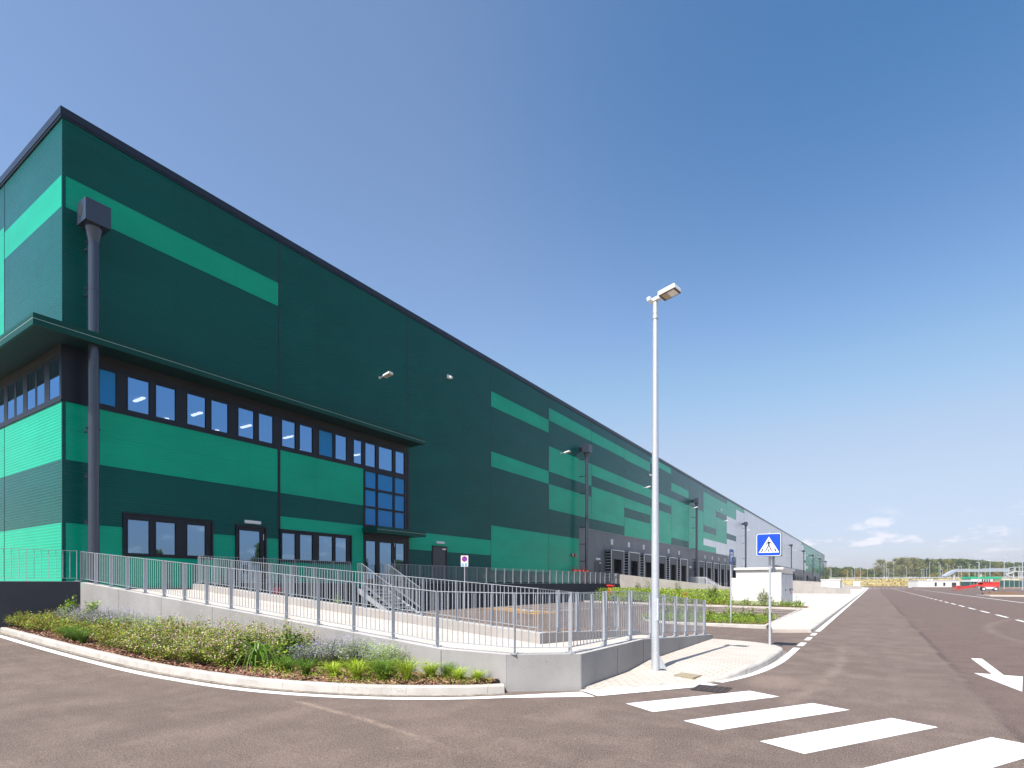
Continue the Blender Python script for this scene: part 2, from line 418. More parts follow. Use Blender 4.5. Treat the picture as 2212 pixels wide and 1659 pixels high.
def rz(x):                        # the road climbs a little towards its left end
    d = -11.0 - x; return 0. if d <= 0 else .034 * d * d / (d + 2.5)
# ---------------------------------------------------------------- ground, roads, pavements
D = 21.7                      # the long facade stands in the plane X = -D
PX = -20.4                    # edge of the raised platform in front of it
def lotz(x): return .012 + max(0., min(.235, (-4.0 - x) * .0145))

struct(MB().quad((-3000,-900,-.06), (3000,-900,-.06), (3000,5000,-.06), (-3000,5000,-.06)), 'ground', M['drygrass'])
b = MB()
xs = [-60, -4, 60]; ys = [-25, 60, 400]
b.quad((-11,-25,0), (90,-25,0), (90,392,0), (-11,392,0))
for i in range(24):
    x0_, x1_ = -11 - i, -12 - i
    b.quad((x1_,-25,rz(x1_)), (x0_,-25,rz(x0_)), (x0_,7.5,rz(x0_)), (x1_,7.5,rz(x1_)))
b.quad((-60,-25,rz(-35)), (-35,-25,rz(-35)), (-35,7.5,rz(-35)), (-60,7.5,rz(-35)))
b.quad((-60,7.5,0), (-11,7.5,0), (-11,392,0), (-60,392,0))
struct(b, 'road', M['asphalt'])
# parking court between ramp, platform and road (rises gently towards the building)
b = MB()
b.quad((-20.45,10.6,lotz(-20.45)), (-6.0,10.6,lotz(-6)), (-6.0,42,lotz(-6)), (-20.45,42,lotz(-20.45)))
b.quad((-6.0,10.9,lotz(-6)), (-3.9,16.9,.004), (-3.9,42,.004), (-6.0,42,lotz(-6)))
struct(b, 'parking_court', M['asphalt'])
# concrete truck yard
b = MB(); b.quad((-D,50.8,.10), (-3.5,50.8,.10), (-3.5,330,.10), (-D,330,.10)); b.quad((-3.5,43.3,.10),(-1.95,43.3,.10),(-1.95,290,.10),(-3.5,290,.10))
b.quad((-3.5,290,.10), (-1.95,290,.10), (-1.95,290,-.02), (-3.5,290,-.02)); b.quad((-5.3,43.3,.10),(-3.5,43.3,.10),(-3.5,50.8,.10),(-5.3,50.8,.10))
b.quad((-5.3,43.3,-.02),(-1.95,43.3,-.02),(-1.95,43.3,.10),(-5.3,43.3,.10))
struct(b, 'truck_yard', M['slab'])

def offset(pts, d):                 # offset an open line to its left by d
    out = []
    for i, p in enumerate(pts):
        a = Vector(pts[max(0, i - 1)]); c = Vector(pts[min(len(pts) - 1, i + 1)])
        t = (c - a).normalized(); out.append((p[0] - t.y * d, p[1] + t.x * d))
    return out
def smooth(pts, k=3):
    for _ in range(k):
        q = [pts[0]]
        for a, c in zip(pts, pts[1:]):
            q += [(a[0] * .75 + c[0] * .25, a[1] * .75 + c[1] * .25), (a[0] * .25 + c[0] * .75, a[1] * .25 + c[1] * .75)]
        q.append(pts[-1]); pts = q
    return pts
def strip(mb, A, B, z, m=0):
    for i in range(len(A) - 1):
        if callable(z): za, zb_ = z(A[i][0]), z(A[i+1][0]); mb.quad((A[i][0], A[i][1], za), (A[i+1][0], A[i+1][1], zb_), (B[i+1][0], B[i+1][1], zb_), (B[i][0], B[i][1], za), m); continue
        za = z if not isinstance(z, list) else z[i]; zb = z if not isinstance(z, list) else z[i + 1]
        mb.quad((A[i][0], A[i][1], za), (A[i+1][0], A[i+1][1], zb), (B[i+1][0], B[i+1][1], zb), (B[i][0], B[i][1], za), m)
def kerb(line, w, z0, z1, name='kerb', wob=0):      # line = road side foot; body to its left
    z0_ = z0
    A, Bk = line, offset(line, w); mb = MB()
    Z = z1 if isinstance(z1, list) else [z1] * len(line)
    ch = .025; At = offset(line, ch + .012)
    for i in range(len(A) - 1):
        a, c = A[i], A[i+1]; p, q = At[i], At[i+1]; r, s = Bk[i], Bk[i+1]; u, v = Z[i], Z[i+1]
        a1, c1 = (a[0]*.6+p[0]*.4, a[1]*.6+p[1]*.4), (c[0]*.6+q[0]*.4, c[1]*.6+q[1]*.4)
        z0 = min(z0_, u - .17) if u > .15 else z0_
        mb.quad((*a, z0), (*c, z0), (*c1, v - ch), (*a1, u - ch)); mb.quad((*a1, u - ch), (*c1, v - ch), (*q, v), (*p, u))
        mb.quad((*p, u), (*q, v), (*s, v), (*r, u)); mb.quad((*s, v), (*s, z0), (*r, z0), (*r, u))
    for i in (0, len(A) - 1): mb.add([(*A[i], z0), (*At[i], Z[i]), (*Bk[i], Z[i]), (*Bk[i], z0)], [[0, 1, 2, 3]])
    return struct(mb, name, M['kerb'])

# kerb round the flower bed
bedline = smooth([(-22.4,5.50), (-21.0,5.44), (-19.8,5.42), (-18.6,5.37), (-16.6,5.31), (-14.8,5.27), (-12.4,5.24), (-9.8,5.26), (-8.4,5.38), (-7.2,5.68), (-6.1,6.14), (-5.3,6.68), (-4.80,7.16)])
kerb(bedline, .14, -.02, [rz(p[0]) + .135 for p in bedline])
inner = offset(bedline, .14)
bedtop = [p for p in inner if p[0] > -30]
b = MB(); back = [(p[0], 7.32) for p in bedtop]
for i in range(len(bedtop) - 1):
    for j in range(4):
        def P2(k, t):
            y = bedtop[k][1] * (1 - t) + back[k][1] * t; y = min(y, 7.32)
            return (bedtop[k][0], y, .115 + rz(bedtop[k][0]) + .05 * math.sin(math.pi * min(1, t)) * min(1, (7.4 - bedtop[k][1])))
        b.quad(P2(i, j/4), P2(i+1, j/4), P2(i+1, (j+1)/4), P2(i, (j+1)/4))
struct(b, 'flower_bed_soil', M['mulch_soil'])
# bark chips: nobody could count them
random.seed(3); b = MB()
def bedfront(x):
    for a, c in zip(inner, inner[1:]):
        if a[0] <= x <= c[0]: t = (x - a[0]) / (c[0] - a[0] + 1e-9); return a[1] * (1 - t) + c[1] * t
    return 7.2
for _ in range(17000):
    x = -21.5 + 16.5 * (random.random() ** .75)
    y0 = bedfront(x)
    if y0 > 7.2: continue
    y = y0 + (7.28 - y0) * random.random() ** 1.3
    L = random.uniform(.012, .042); w = random.uniform(.006, .018); a = random.uniform(0, 6.28); t = random.uniform(-.5, .5)
    z = .125 + rz(x) + .05 * math.sin(math.pi * min(1, (y - y0) / (7.32 - y0 + 1e-6))) + random.uniform(0, .018)
    ca, sa = math.cos(a), math.sin(a)
    b.add([(x - ca*L - sa*w, y - sa*L + ca*w, z - t*L), (x + ca*L - sa*w, y + sa*L + ca*w, z + t*L),
           (x + ca*L + sa*w, y + sa*L - ca*w, z + t*L + .006), (x - ca*L + sa*w, y - sa*L - ca*w, z - t*L + .004)], [[0,1,2,3]], random.choice((0,0,1,2)))
tag(b.build('bark_chips', [simple('bark_chip_brown', (.23,.105,.065), .9, .4, 9), simple('bark_chip_pale', (.38,.235,.165), .9, .3, 9), simple('bark_chip_dark', (.09,.04,.025), .9, .3, 9)]),
    'reddish brown bark mulch spread over the flower bed behind the curved kerb', 'mulch', kind='stuff')

# pavement at the corner with its dropped kerb
edge = [(-3.86,7.96), (-3.67,8.24), (-3.13,8.98), (-2.42,9.84), (-2.20,10.25), (-2.06,10.75), (-1.95,11.3), (-1.86,12.2), (-1.83,13.2), (-1.83,14.5)]
edge = smooth(edge, 2)
tip = smooth([(-1.83,14.5), (-1.83,15.0), (-1.95,15.45), (-2.25,15.95), (-2.8,16.35), (-3.5,16.55), (-4.3,16.62)], 2)
full = edge + tip[1:]
def edz(y, tip_=False): return .018 if y < 9.7 else min(.125, .018 + (y - 9.7) * .075)
kz = [edz(p[1]) for p in full]
kerb(full, .12, -.02, kz)
pin = offset(full, .12)
b = MB()
wallx = [(-3.885, min(max(p[1], 8.02), 16.6)) for p in pin]
zin = [max(.05, edz(max(p[1], 8.0)) + .01) if p[1] < 11.5 else .130 for p in pin]
for i in range(len(pin) - 1):
    a, c = pin[i], pin[i+1]; za, zc = kz[i] - .003, kz[i+1] - .003
    if a[1] < 15.4:
        b.quad((a[0], a[1], za), (c[0], c[1], zc), (wallx[i+1][0], wallx[i+1][1], zin[i+1] - .003), (wallx[i][0], wallx[i][1], zin[i] - .003))
    else:
        b.add([(a[0], a[1], za), (c[0], c[1], zc), (-3.885, 15.2, .127)], [[0, 1, 2]])
b.quad((-6.15,15.2,.122), (-3.885,15.2,.127), (-4.2,16.5,.122), (-6.15,16.5,.122))
struct(b, 'pavement', M['paving'])

# second pavement beyond the driveway
kerb([(-1.80,21.9), (-1.80,43.0)], .13, -.02, .125); kerb([(-1.80,43.0), (-1.80,292)], .13, -.02, .125)
b = MB()
b.prism([(-2.96,21.2), (-1.93,21.9), (-1.93,43.3), (-3.72,43.3), (-3.72,39.0), (-3.46,24.0)], -.02, .12)
struct(b, 'pavement', M['screed'])
kerb([(-3.80,39.6), (-3.40,22.85)][::-1], .12, -.02, .13)
# planted island facing the driveway
isl = smooth([(-9.0,27.6), (-9.15,25.4), (-8.75,24.1), (-8.0,23.15), (-6.9,22.66), (-5.6,22.68), (-3.40,22.85)], 2)
kerb(isl, .14, -.02, .15)
ii = offset(isl, .14)
b = MB(); ctr = (-6.0, 27.6)
for i in range(len(ii) - 1): b.add([(*ii[i], .12), (*ii[i+1], .12), (*ctr, .13)], [[0, 1, 2]])
b.add([(*ii[-1], .12), (-3.60,27.6,.12), (*ctr, .13)], [[0, 1, 2]])
struct(b, 'flower_bed_soil', M['mulch_soil'])
kerb([(-9.0,27.74), (-3.62,27.74)][::-1], .14, -.02, .15)
# long bed at the foot of the beige wall
def zb(x): return lotz(x) + .13
b = MB(); K = 14
line = [(-19.6 + i * (15.9 / K), 40.6) for i in range(K + 1)]
kerb(line, .14, -.02, [zb(p[0]) for p in line])
for i in range(K):
    a, c = line[i][0], line[i+1][0]
    b.quad((a,40.74,zb(a)-.02), (c,40.74,zb(c)-.02), (c,50.35 if c < -9 else 43.2,zb(c)+.02), (a,50.35 if a < -9 else 43.2,zb(a)+.02))
b.quad((-9,43.2,zb(-9)), (-5.3,43.2,.13), (-5.3,50.3,.13), (-9,50.3,zb(-9)))
struct(b, 'flower_bed_soil', M['mulch_soil'])

# ---------------------------------------------------------------- painted markings
def markmesh(polys, z=.004):
    b = MB()
    for p in polys: b.add([(q[0], q[1], z) for q in p], [list(range(len(p)))])
    return b
def marking_obj(polys, label, mat='line', z=.004, cat='road marking', group=None):
    return tag(markmesh(polys, z).build('road_marking', M[mat]), label, cat, group)
gm_ = (lambda n: n.color(n.mix(n.rng(n.noise(9, 6, .75), .35, .65), (.10,.085,.07), (.33,.29,.23))).set(rough=.95).bump(n.noise(60, 4), .6, .01).mat)(N('gutter_grit'))
b = MB(); strip(b, offset(bedline, .01), offset(bedline, -.10), lambda x: rz(x) + .003); struct(b, 'gutter', gm_)
b = MB(); strip(b, offset(full, .01), offset(full, -.09), .003); struct(b, 'gutter', gm_)
b = MB(); strip(b, [(-1.81,22), (-1.81,280)], [(-1.765,22), (-1.765,280)], .003); struct(b, 'gutter', gm_)
Lk = offset(bedline, -.18); Lo = offset(bedline, -.345)
b = MB(); strip(b, Lk, Lo, lambda x: rz(x) + .005)
e1, e2 = Lk[-1], Lo[-1]
b.add([(*e1, .004), (*e2, .004), (-3.52,7.70,.004), (-3.86,7.92,.004)], [[0,1,2,3]])
tag(b.build('road_marking', M['line']), 'long curved white edge line following the kerb of the flower bed', 'road marking')
marking_obj([[(-3.86,7.99), (-3.49,7.73), (-2.86,8.66), (-2.18,9.70), (-2.44,9.81), (-3.11,8.95), (-3.66,8.22)]], 'white painted strip along the dropped kerb beside the drain grate', z=.008)
c1 = smooth([(-2.33,10.03), (-2.12,10.7), (-1.95,11.5), (-1.86,12.3), (-1.79,13.3), (-1.78,14.4), (-1.79,16.5)], 2)
b = MB(); strip(b, c1, offset(c1, -.16), .004)
tag(b.build('road_marking', M['line']), 'white edge line curving round the tip of the corner pavement', 'road marking')
for k, (y0, y1) in enumerate(((17.05,18.08), (18.9,20.0), (20.78,21.8))):
    marking_obj([[(-1.77,y0), (-1.62,y0), (-1.62,y1), (-1.77,y1)]],
        ('first', 'second', 'third')[k] + ' short white dash across the driveway mouth, counted from the crossing', group='dashes across the driveway mouth')
marking_obj([[(-1.76,22.6), (-1.60,22.6), (-1.60,284), (-1.76,284)]], 'long straight white edge line on the left side of the road')
zeb = [[(-2.95,7.49), (-1.65,9.46), (-1.19,9.21), (-2.45,7.19)], [(-1.98,6.94), (-.73,8.97), (-.27,8.76), (-1.51,6.70)],
       [(-1.03,6.48), (.19,8.52), (.64,8.27), (-.58,6.24)], [(-.10,6.02), (1.09,8.05), (1.56,7.82), (.36,5.76)]]
for z_, w_ in zip(zeb, ('zebra stripe farthest left, next to the pavement and drain grate', 'second zebra stripe from the left', 'third zebra stripe from the left', 'zebra stripe farthest right, cut by the bottom of the picture')):
    marking_obj([z_], 'broad white ' + w_, cat='zebra stripe', group='zebra crossing stripes')
marking_obj([[(1.86,16.35), (2.06,16.40), (2.03,13.66), (2.29,13.64), (1.96,11.72), (1.60,13.68), (1.87,13.68)]], 'white direction arrow painted in the right lane pointing towards the viewer')
y = 8.6 + 2.6
ds = [(42.5,45.65), (37.2,40.4), (31.9,35.1), (26.6,29.8)] + [(47.9 + 5.3 * i, 51.1 + 5.3 * i) for i in range(40)]
for k, (y0, y1) in enumerate(sorted(ds)):
    marking_obj([[(5.60,y0), (5.75,y0), (5.75,y1), (5.60,y1)]], 'short white dash of the centre line running up the road', group='centre line dashes', cat='road marking')
marking_obj([[(11.25,30), (11.42,30), (11.42,230), (11.25,230)]], 'long white edge line on the right side of the road')
for i in range(9):
    x = -1.4 + i * 1.35
    marking_obj([[(x,262), (x+.8,262), (x+.8,270), (x,270)]], 'white give way dash across the far end of the road', group='give way dashes at the far junction')
# parking spaces
def lotline(p, q, w, mat='line', grp=None, label=None):
    p, q = Vector((*p, 0)), Vector((*q, 0)); d = (q - p).normalized(); r = Vector((-d.y, d.x, 0)) * w / 2
    b = MB(); b.add([(v.x, v.y, lotz(v.x) + .005) for v in (p - r, q - r, q + r, p + r)], [[0,1,2,3]])
    return tag(b.build('parking_line', M[mat]), label, 'parking line', grp)
for i, y0 in enumerate((30.4, 33.1, 35.9, 38.4)):
    lotline((-8.7,y0), (-3.95,y0), .12, grp='lines of the spaces by the far pavement', label='white line of the parking spaces beside the far pavement')
for i in range(7):
    y0 = 27.2 + 1.95 * i
    lotline((-20.2,y0 + 1.2), (-14.7,y0), .11, grp='lines of the spaces below the dark wall', label='white line of the parking spaces in front of the dark retaining wall')
lotline((-15.2,26.6), (-14.0,40.4), .11, label='long white line closing the row of parking spaces')
lotline((-20.0,27.2), (-14.3,24.2), .11, 'yellow', label='yellow line on the near side of the disabled bay')
lotline((-20.1,29.2), (-14.6,26.2), .11, 'yellow', label='yellow line on the far side of the disabled bay')
for i in range(5):
    t = i / 4; x0 = -19.2 + 4.2 * t
    lotline((x0, 27.0 - 2.2 * t), (x0 + .75, 28.35 - 2.2 * t), .32, 'yellow', 'hatching of the disabled bay', 'broad yellow hatch bar of the disabled bay')
lotline((-17.1,27.3), (-15.9,26.75), .5, 'blueline', label='pale blue patch painted in the disabled bay')

# drain grate and manhole
t = thing('drain_grate', 'dark square drain grate in the road next to the zebra crossing', 'drain grate', (-2.2,9.28,.004))
b = MB(); b.box(-2.46,9.02,.001,-1.93,9.54,.010); b.build('recess', M['black'], t)
b = MB()
for i in range(7): b.box(-2.46,9.02+i*.083,.010,-1.93,9.045+i*.083,.014)
for i in range(7): b.box(-2.46+i*.084,9.02,.010,-2.434+i*.084,9.54,.0135)
b.build('bars', simple('cast_iron', (.060,.042,.036), .7, .3, 20), t)
b = MB()
b.prism([(-3.02,9.98), (-2.96,10.33), (-2.58,10.22), (-2.64,9.87)], .02, .066)
m_ = (lambda n: n.color(n.mix(n.rng(n.noise(70, 3), .4, .6), (.20,.165,.10), (.36,.31,.22))).set(rough=.8).mat)(N('manhole_iron'))
tag(b.build('manhole_cover', m_), 'small rusty rectangular manhole cover set in the corner pavement', 'manhole cover')

# ---------------------------------------------------------------- concrete walls, platform, ramp
def wz(x): return 1.795 if x < -21.4 else (max(.605, 1.795 - (x + 21.4) * .0783))
FY = 7.30
b = MB()
xs_ = [-21.1, -6.2, -4.86]
for a, c in zip(xs_, xs_[1:]):
    za, zc = wz(a) - .02, wz(c) - .02
    b.prism([(a,FY), (c,FY), (c,FY+.30) if c > -5 else (c,FY+.30), (a,FY+.30)], -.05, [za, zc, zc, za], 0, 1)
w1 = wz(-4.86) - .02
b.prism([(-4.86,FY), (-3.90,8.01), (-4.20,8.16), (-4.86,FY+.30)], -.05, w1, 0, 1)
prof = [(8.01,.605-.02), (10.85,.585), (13.0,.45), (16.62,.24)]
for (y0, z0), (y1, z1) in zip(prof, prof[1:]):
    b.prism([(-3.90,y0), (-3.90,y1), (-4.20,y1), (-4.20,y0 if y0 > 9 else 8.16)], -.05, [z0, z1, z1, z0], 0, 1)
rw_ = b.build('ramp_wall', [M['conc'], M['conc_cap']], bevel=.012)
for kind_, q_ in [('x', v_) for v_ in (-18.4, -15.9, -13.4, -10.9, -8.4, -6.2)] + [('y', v_) for v_ in (9.5, 10.85, 13.3)]:
    j_ = MB()
    if kind_ == 'x': j_.box(q_-.004, FY-.002, 0, q_+.004, FY+.002, wz(q_)-.04)
    else: j_.box(-3.902, q_-.004, 0, -3.897, q_+.004, .55 if q_ < 11 else .42)
    j_.build('formwork_joint', M['pipe'], rw_)
tag(rw_, 'low grey concrete wall carrying the front railing, sloping down to a corner', 'wall')
b = MB()
def wi(x): return max(.60, 1.70 - (x + 20.3) * .0757)
b.prism([(-20.38,10.40), (-6.05,10.40), (-6.05,10.70), (-20.38,10.70)], -.05, [wi(-20.38), .63, .63, wi(-20.38)], 0, 1)
b.prism([(-6.05,10.70), (-6.05,16.6), (-6.35,16.6), (-6.35,10.70)], -.05, [.628, .27, .27, .628], 0, 1)
tag(b.build('ramp_wall', [M['conc_light'], M['conc_cap']], bevel=.012), 'inner concrete wall between the ramp and the parking court', 'wall')
b = MB()
R_ = [(-20.7,7.6), (-20.38,10.4)]
b.add([(-20.7,7.6,1.545), (-6.3,7.6,.40), (-6.05,10.4,.40), (-20.38,10.4,1.50)], [[0,1,2,3]])
b.add([(-6.3,7.6,.40), (-4.86,7.6,.395), (-4.20,8.16,.395), (-4.20,10.4,.385), (-6.05,10.4,.40)], [[0,1,2,3,4]])
b.add([(-6.05,10.4,.40), (-4.20,10.4,.385), (-4.20,16.6,.125), (-6.05,16.6,.125)], [[0,1,2,3]])
struct(b, 'ramp', M['screed'])
# raised platform round the building
def WL(y): return -21.1 - .235 * (7.3 - y)
b = MB()
b.prism([(-60,1.2), (WL(1.2)-.1,1.2), (WL(7.6)-.03,7.6), (-60,7.6)], -.05, 1.55, 0); b.box(-60,7.6,-.05,-20.7,10.7,1.545,0)
b.box(-D-.02,10.7,-.05,-20.7,50.3,1.55,0)
b.quad((-60,1.2,1.56), (WL(1.2)-.26,1.2,1.56), (WL(7.3)-.26,7.3,1.56), (-60,7.3,1.56), 1)
b.quad((-D-.02,7.3,1.56), (-20.95,7.3,1.56), (-20.95,10.6,1.56), (-D-.02,10.6,1.56), 1)
b.quad((-20.95,7.6,1.56), (-20.69,7.6,1.56), (-20.69,10.4,1.56), (-20.95,10.4,1.56), 1)
b.quad((-D-.02,10.6,1.56), (-20.65,10.6,1.56), (-20.65,50.3,1.56), (-D-.02,50.3,1.56), 1)
# upstand with pale cap along the edges
b.prism([(WL(1.2)-.25,1.2), (WL(1.2),1.2), (WL(7.295),7.295), (WL(7.295)-.25,7.295)], -.05, 1.775, 0); b.prism([(WL(1.2)-.24,1.2), (WL(1.2)-.01,1.2), (WL(7.295)-.01,7.295), (WL(7.295)-.24,7.295)], 1.775, 1.785, 2)
for y0, y1 in ((10.72,17.85), (19.45,50.3)):
    b.box(-20.68,y0,-.05,PX,y1,1.745, 0); b.box(-20.67,y0,1.745,PX-.01,y1,1.757,2)
b.box(-20.68,17.85,-.05,PX,19.45,1.55,0)
tag(b.build('platform', [M['conc_dark'], M['conc_light'], M['conc_cap']]), 'raised dark walled platform along the foot of the green warehouse', 'platform')
# beige sloping wall at the end of the platform and its smaller sisters down the yard
def slopewall(y, x0, z0, x1, z1, label, zz=-.05, w=.3):
    b = MB(); b.prism([(x0,y), (x1,y), (x1,y+w), (x0,y+w)], zz, [z0, z1, z1, z0], 0, 1)
    return tag(b.build('yard_wall', [M['conc_light'], M['conc_cap']], bevel=.01), label, 'wall', 'sloping beige walls of the truck yard')
slopewall(50.35, -D+.02, 2.78, -9.0, 1.27, 'long beige concrete wall sloping down behind the green hedge')
slopewall(104, -D+.02, 2.6, -3.1, .92, 'long beige wall sloping down across the truck yard beyond the white cabin')
slopewall(205, -13, 1.75, -3.0, 1.02, 'distant small beige wall beside the far cabins')
slopewall(160, -D+.02, 2.9, -6.0, 1.9, 'second beige wall behind the first across the yard')

# ---------------------------------------------------------------- railings
def rail_run(root, path, h=.98, post=.080, spans=None, bal=.115, base=True, balr=.008, postd=.012, name=None):
    """path: list of (x, y, zbase) post positions; a panel of balusters between neighbours."""
    n = len(path)
    for i, p in enumerate(path):
        p = Vector(p); q = Vector(path[min(i + 1, n - 1)]); o_ = Vector(path[max(i - 1, 0)])
        d = (q - o_); d.z = 0; d.normalize(); r = Vector((-d.y, d.x, 0))
        b = MB(); hw, hd = post / 2, postd / 2
        pts = []
        for s_, t_ in ((-1,-1), (1,-1), (1,1), (-1,1)): pts.append((p.x + d.x*hd*s_ + r.x*hw*t_, p.y + d.y*hd*s_ + r.y*hw*t_))
        b.prism(pts, p.z + .008, p.z + h)
        if base:
            pts = [(p.x + d.x*.05*s_ + r.x*.075*t_, p.y + d.y*.05*s_ + r.y*.075*t_) for s_, t_ in ((-1,-1), (1,-1), (1,1), (-1,1))]
            b.prism(pts, p.z, p.z + .010)
            for s_, t_ in ((-1,-1), (1,-1), (1,1), (-1,1)):
                c = (p.x + d.x*.035*s_ + r.x*.055*t_, p.y + d.y*.035*s_ + r.y*.055*t_)
                b.tube((*c, p.z + .01), (*c, p.z + .028), .009, n=6)
        b.build('post', M['galv'], root)
    for i in range(n - 1):
        a, c = Vector(path[i]), Vector(path[i+1]); d = c - a; L = Vector((d.x, d.y, 0)).length
        b = MB()
        b.bar(a + Vector((0,0,h-.012)), c + Vector((0,0,h-.012)), .040, .012)
        b.bar(a + Vector((0,0,.10)), c + Vector((0,0,.10)), .034, .010)
        k = max(2, round(L / bal))
        for j in range(1, k):
            p = a + d * (j / k); b.tube(p + Vector((0,0,.10)), p + Vector((0,0,h-.012)), balr, n=5, caps=False)
        b.build('infill_panel', M['galv'], root)
def railing(path, label, group=None, **k):
    t = thing('railing', label, 'railing', tuple(path[0]), group); rail_run(t, path, **k); return t
front = [(-21.42, 7.45, 1.775)] + [(-20.35 + 1.072 * i, 7.45, wz(-20.35 + 1.072 * i) - .02) for i in range(0, 14)]
front += [(-4.78,7.42,.587), (-4.08,7.98,.587), (-4.06,9.30,.587), (-4.06,10.55,.587), (-4.06,11.75,.53), (-4.06,12.65,.472), (-4.06,13.55,.418), (-4.06,14.45,.366), (-4.06,15.4,.311), (-4.06,16.33,.258)]
for i, p in enumerate(front): pass
railing([(p[0], p[1], p[2]) for p in front], 'long galvanised railing on the front ramp wall, turning the corner by the lamp post')
inn = [(-20.25,10.56,1.70)] + [(-20.25 + 1.07 * i, 10.55, wi(-20.25 + 1.07 * i)) for i in range(1, 13)] + [(-6.2,10.56,.632), (-6.2,11.5,.577), (-6.2,12.5,.519), (-6.2,13.4,.467), (-6.2,14.3,.414), (-6.2,15.2,.362), (-6.2,16.1,.31)]
railing(inn, 'galvanised railing on the inner ramp wall facing the parking court')
railing([(WL(y_)-.12,y_,1.785) for y_ in (2.5, 3.7, 4.9, 6.08, 7.25)], 'galvanised railing on the dark wall at the left edge of the picture', bal=.165)
railing([(PX-.13, 10.72 + .99 * i, 1.757) for i in range(0, 8)], 'galvanised railing on the platform to the left of the metal stair')
railing([(PX-.13, 19.55, 1.757)] + [(PX-.13, 20.36 + 1.028 * i, 1.757) for i in range(0, 30)], 'long galvanised railing on the platform to the right of the metal stair')

# metal stair
t = thing('metal_stair', 'galvanised steel stair climbing from the parking court to the platform', 'stair', (-19,18.7,.2))
n_ = 8; x0, x1 = -20.40, -18.0; z1_, z0_ = 1.56, .26
for i in range(n_):
    x = x0 + (x1 - x0) * (i + .5) / n_; z = z1_ - (z1_ - z0_) * (i + .6) / n_
    b = MB(); b.box(x-.14,18.0,z-.035,x+.15,19.66,z-.005); b.box(x+.13,18.0,z-.07,x+.15,19.66,z); b.build('tread', M['galvlight'], t)
for y in (17.97, 19.69):
    b = MB(); b.bar((x0-.02,y,z1_-.12), (x1+.15,y,z0_-.14), .02, .22); b.build('stringer', M['galvlight'], t)
    path = [(x0+.02,y,1.66), (x0+.30,y,1.66)]
    b = MB(); pz = lambda x: 1.66 - (x - (x0 + .3)) * .545
    for x in (x0+.02, x0+.30, x0+1.15, x0+2.35): b.bar((x,y,min(1.66,pz(x))-.25), (x,y,min(1.66,pz(x))+1.0), .06, .012, up=(1,0,0))
    b.build('post', M['galv'], t)
    b = MB(); b.bar((x0+.02,y,2.66), (x0+.30,y,2.66), .04, .014); b.bar((x0+.30,y,2.66), (x0+2.40,y,pz(x0+2.40)+1.0), .04, .014)
    b.bar((x0+.02,y,1.76), (x0+.30,y,1.76), .03, .01); b.bar((x0+.30,y,1.76), (x0+2.40,y,pz(x0+2.40)+.1), .03, .01)
    b.bar((x0+.30,y,1.70), (x0+2.40,y,pz(x0+2.40)+.04), .03, .01)
    for i in range(21):
        x = x0 + .06 + i * .112
        b.tube((x,y,min(1.66,pz(x))+.1), (x,y,min(1.66,pz(x))+1.0), .008, n=5, caps=False)
    b.build('handrail', M['galv'], t)
# ---------------------------------------------------------------- the warehouse
WH = thing('warehouse', 'very long warehouse clad in dark and bright green stripes, turning pale grey farther off', 'warehouse', (-D, 7.02, 0))
E0 = 14.72; BW = 7.995; Y0 = 7.02; YEND = 336.0; ZT = 16.68; ZP = 6.69
R = lambda n: 14.75 - 1.01 * n        # joint heights between rows of panels
CL = {'D': 0, 'G': 1, 'W': 2}
# per bay: (colour of the field, [(z0, z1, colour)...])
pat = {
 -1: ('D', [(13.78,14.78,'G'), (5.69,7.60,'G'), (1.5,3.66,'G')]),
  0: ('D', [(5.68,7.60,'G'), (1.5,4.66,'G')]),
  1: ('D', [(2.64,4.0,'D'), (3.64,4.65,'G')]),
  2: ('D', [(13.74,14.76,'G'), (9.67,10.68,'G'), (2.64,5.67,'G')]),
  3: ('D', [(14.76,15.75,'G'), (10.68,12.70,'G'), (7.67,9.67,'G'), (1.5,5.67,'G')]),
  4: ('D', [(14.76,15.73,'G'), (11.68,12.70,'G'), (7.68,10.67,'G')]),
  5: ('D', [(14.68,15.73,'G'), (11.68,12.68,'G'), (9.66,10.66,'G'), (ZP,8.66,'G')]),
  6: ('D', [(15.73,16.45,'G'), (11.62,12.66,'G'), (ZP,10.6,'G')]),
  7: ('D', [(13.65,14.69,'G'), (7.63,12.66,'G')]),
  8: ('D', [(ZP,12.66,'G')]),
  9: ('G', [(15.74,ZT,'D'), (9.68,10.70,'D'), (7.65,8.66,'W')]),
 10: ('G', [(15.76,ZT,'D'), (12.70,13.74,'D'), (ZP,8.68,'W')]),
 11: ('W', [(13.70,ZT,'G'), (9.66,10.68,'D')]),
 12: ('W', [(15.73,ZT,'G')]),
}
for k in range(13, 26): pat[k] = ('W', [])
pat[26] = ('W', [(15.73,ZT,'G')])
pat[27] = ('G', [(10.7,13.7,'W'), (9.66,10.68,'D'), (ZP,9.6,'W')])
pat[28] = ('G', [(7.65,8.66,'W')]); pat[29] = ('G', [(ZP,8.66,'G')])
random.seed(5)
for k in range(30, 42):
    f = 'G' if k < 37 else 'D'; l = []
    for n in range(-1, 8):
        if random.random() < .25: l.append((R(n+1), R(n), 'D' if f == 'G' else 'G'))
    pat[k] = (f, l)
openings = [(7.66,22.65,7.60,9.06), (19.50,22.79,1.56,7.60), (8.75,11.80,2.66,4.12), (12.78,14.08,1.56,4.07), (14.80,18.69,2.66,4.05), (24.76,26.02,1.56,3.90)]
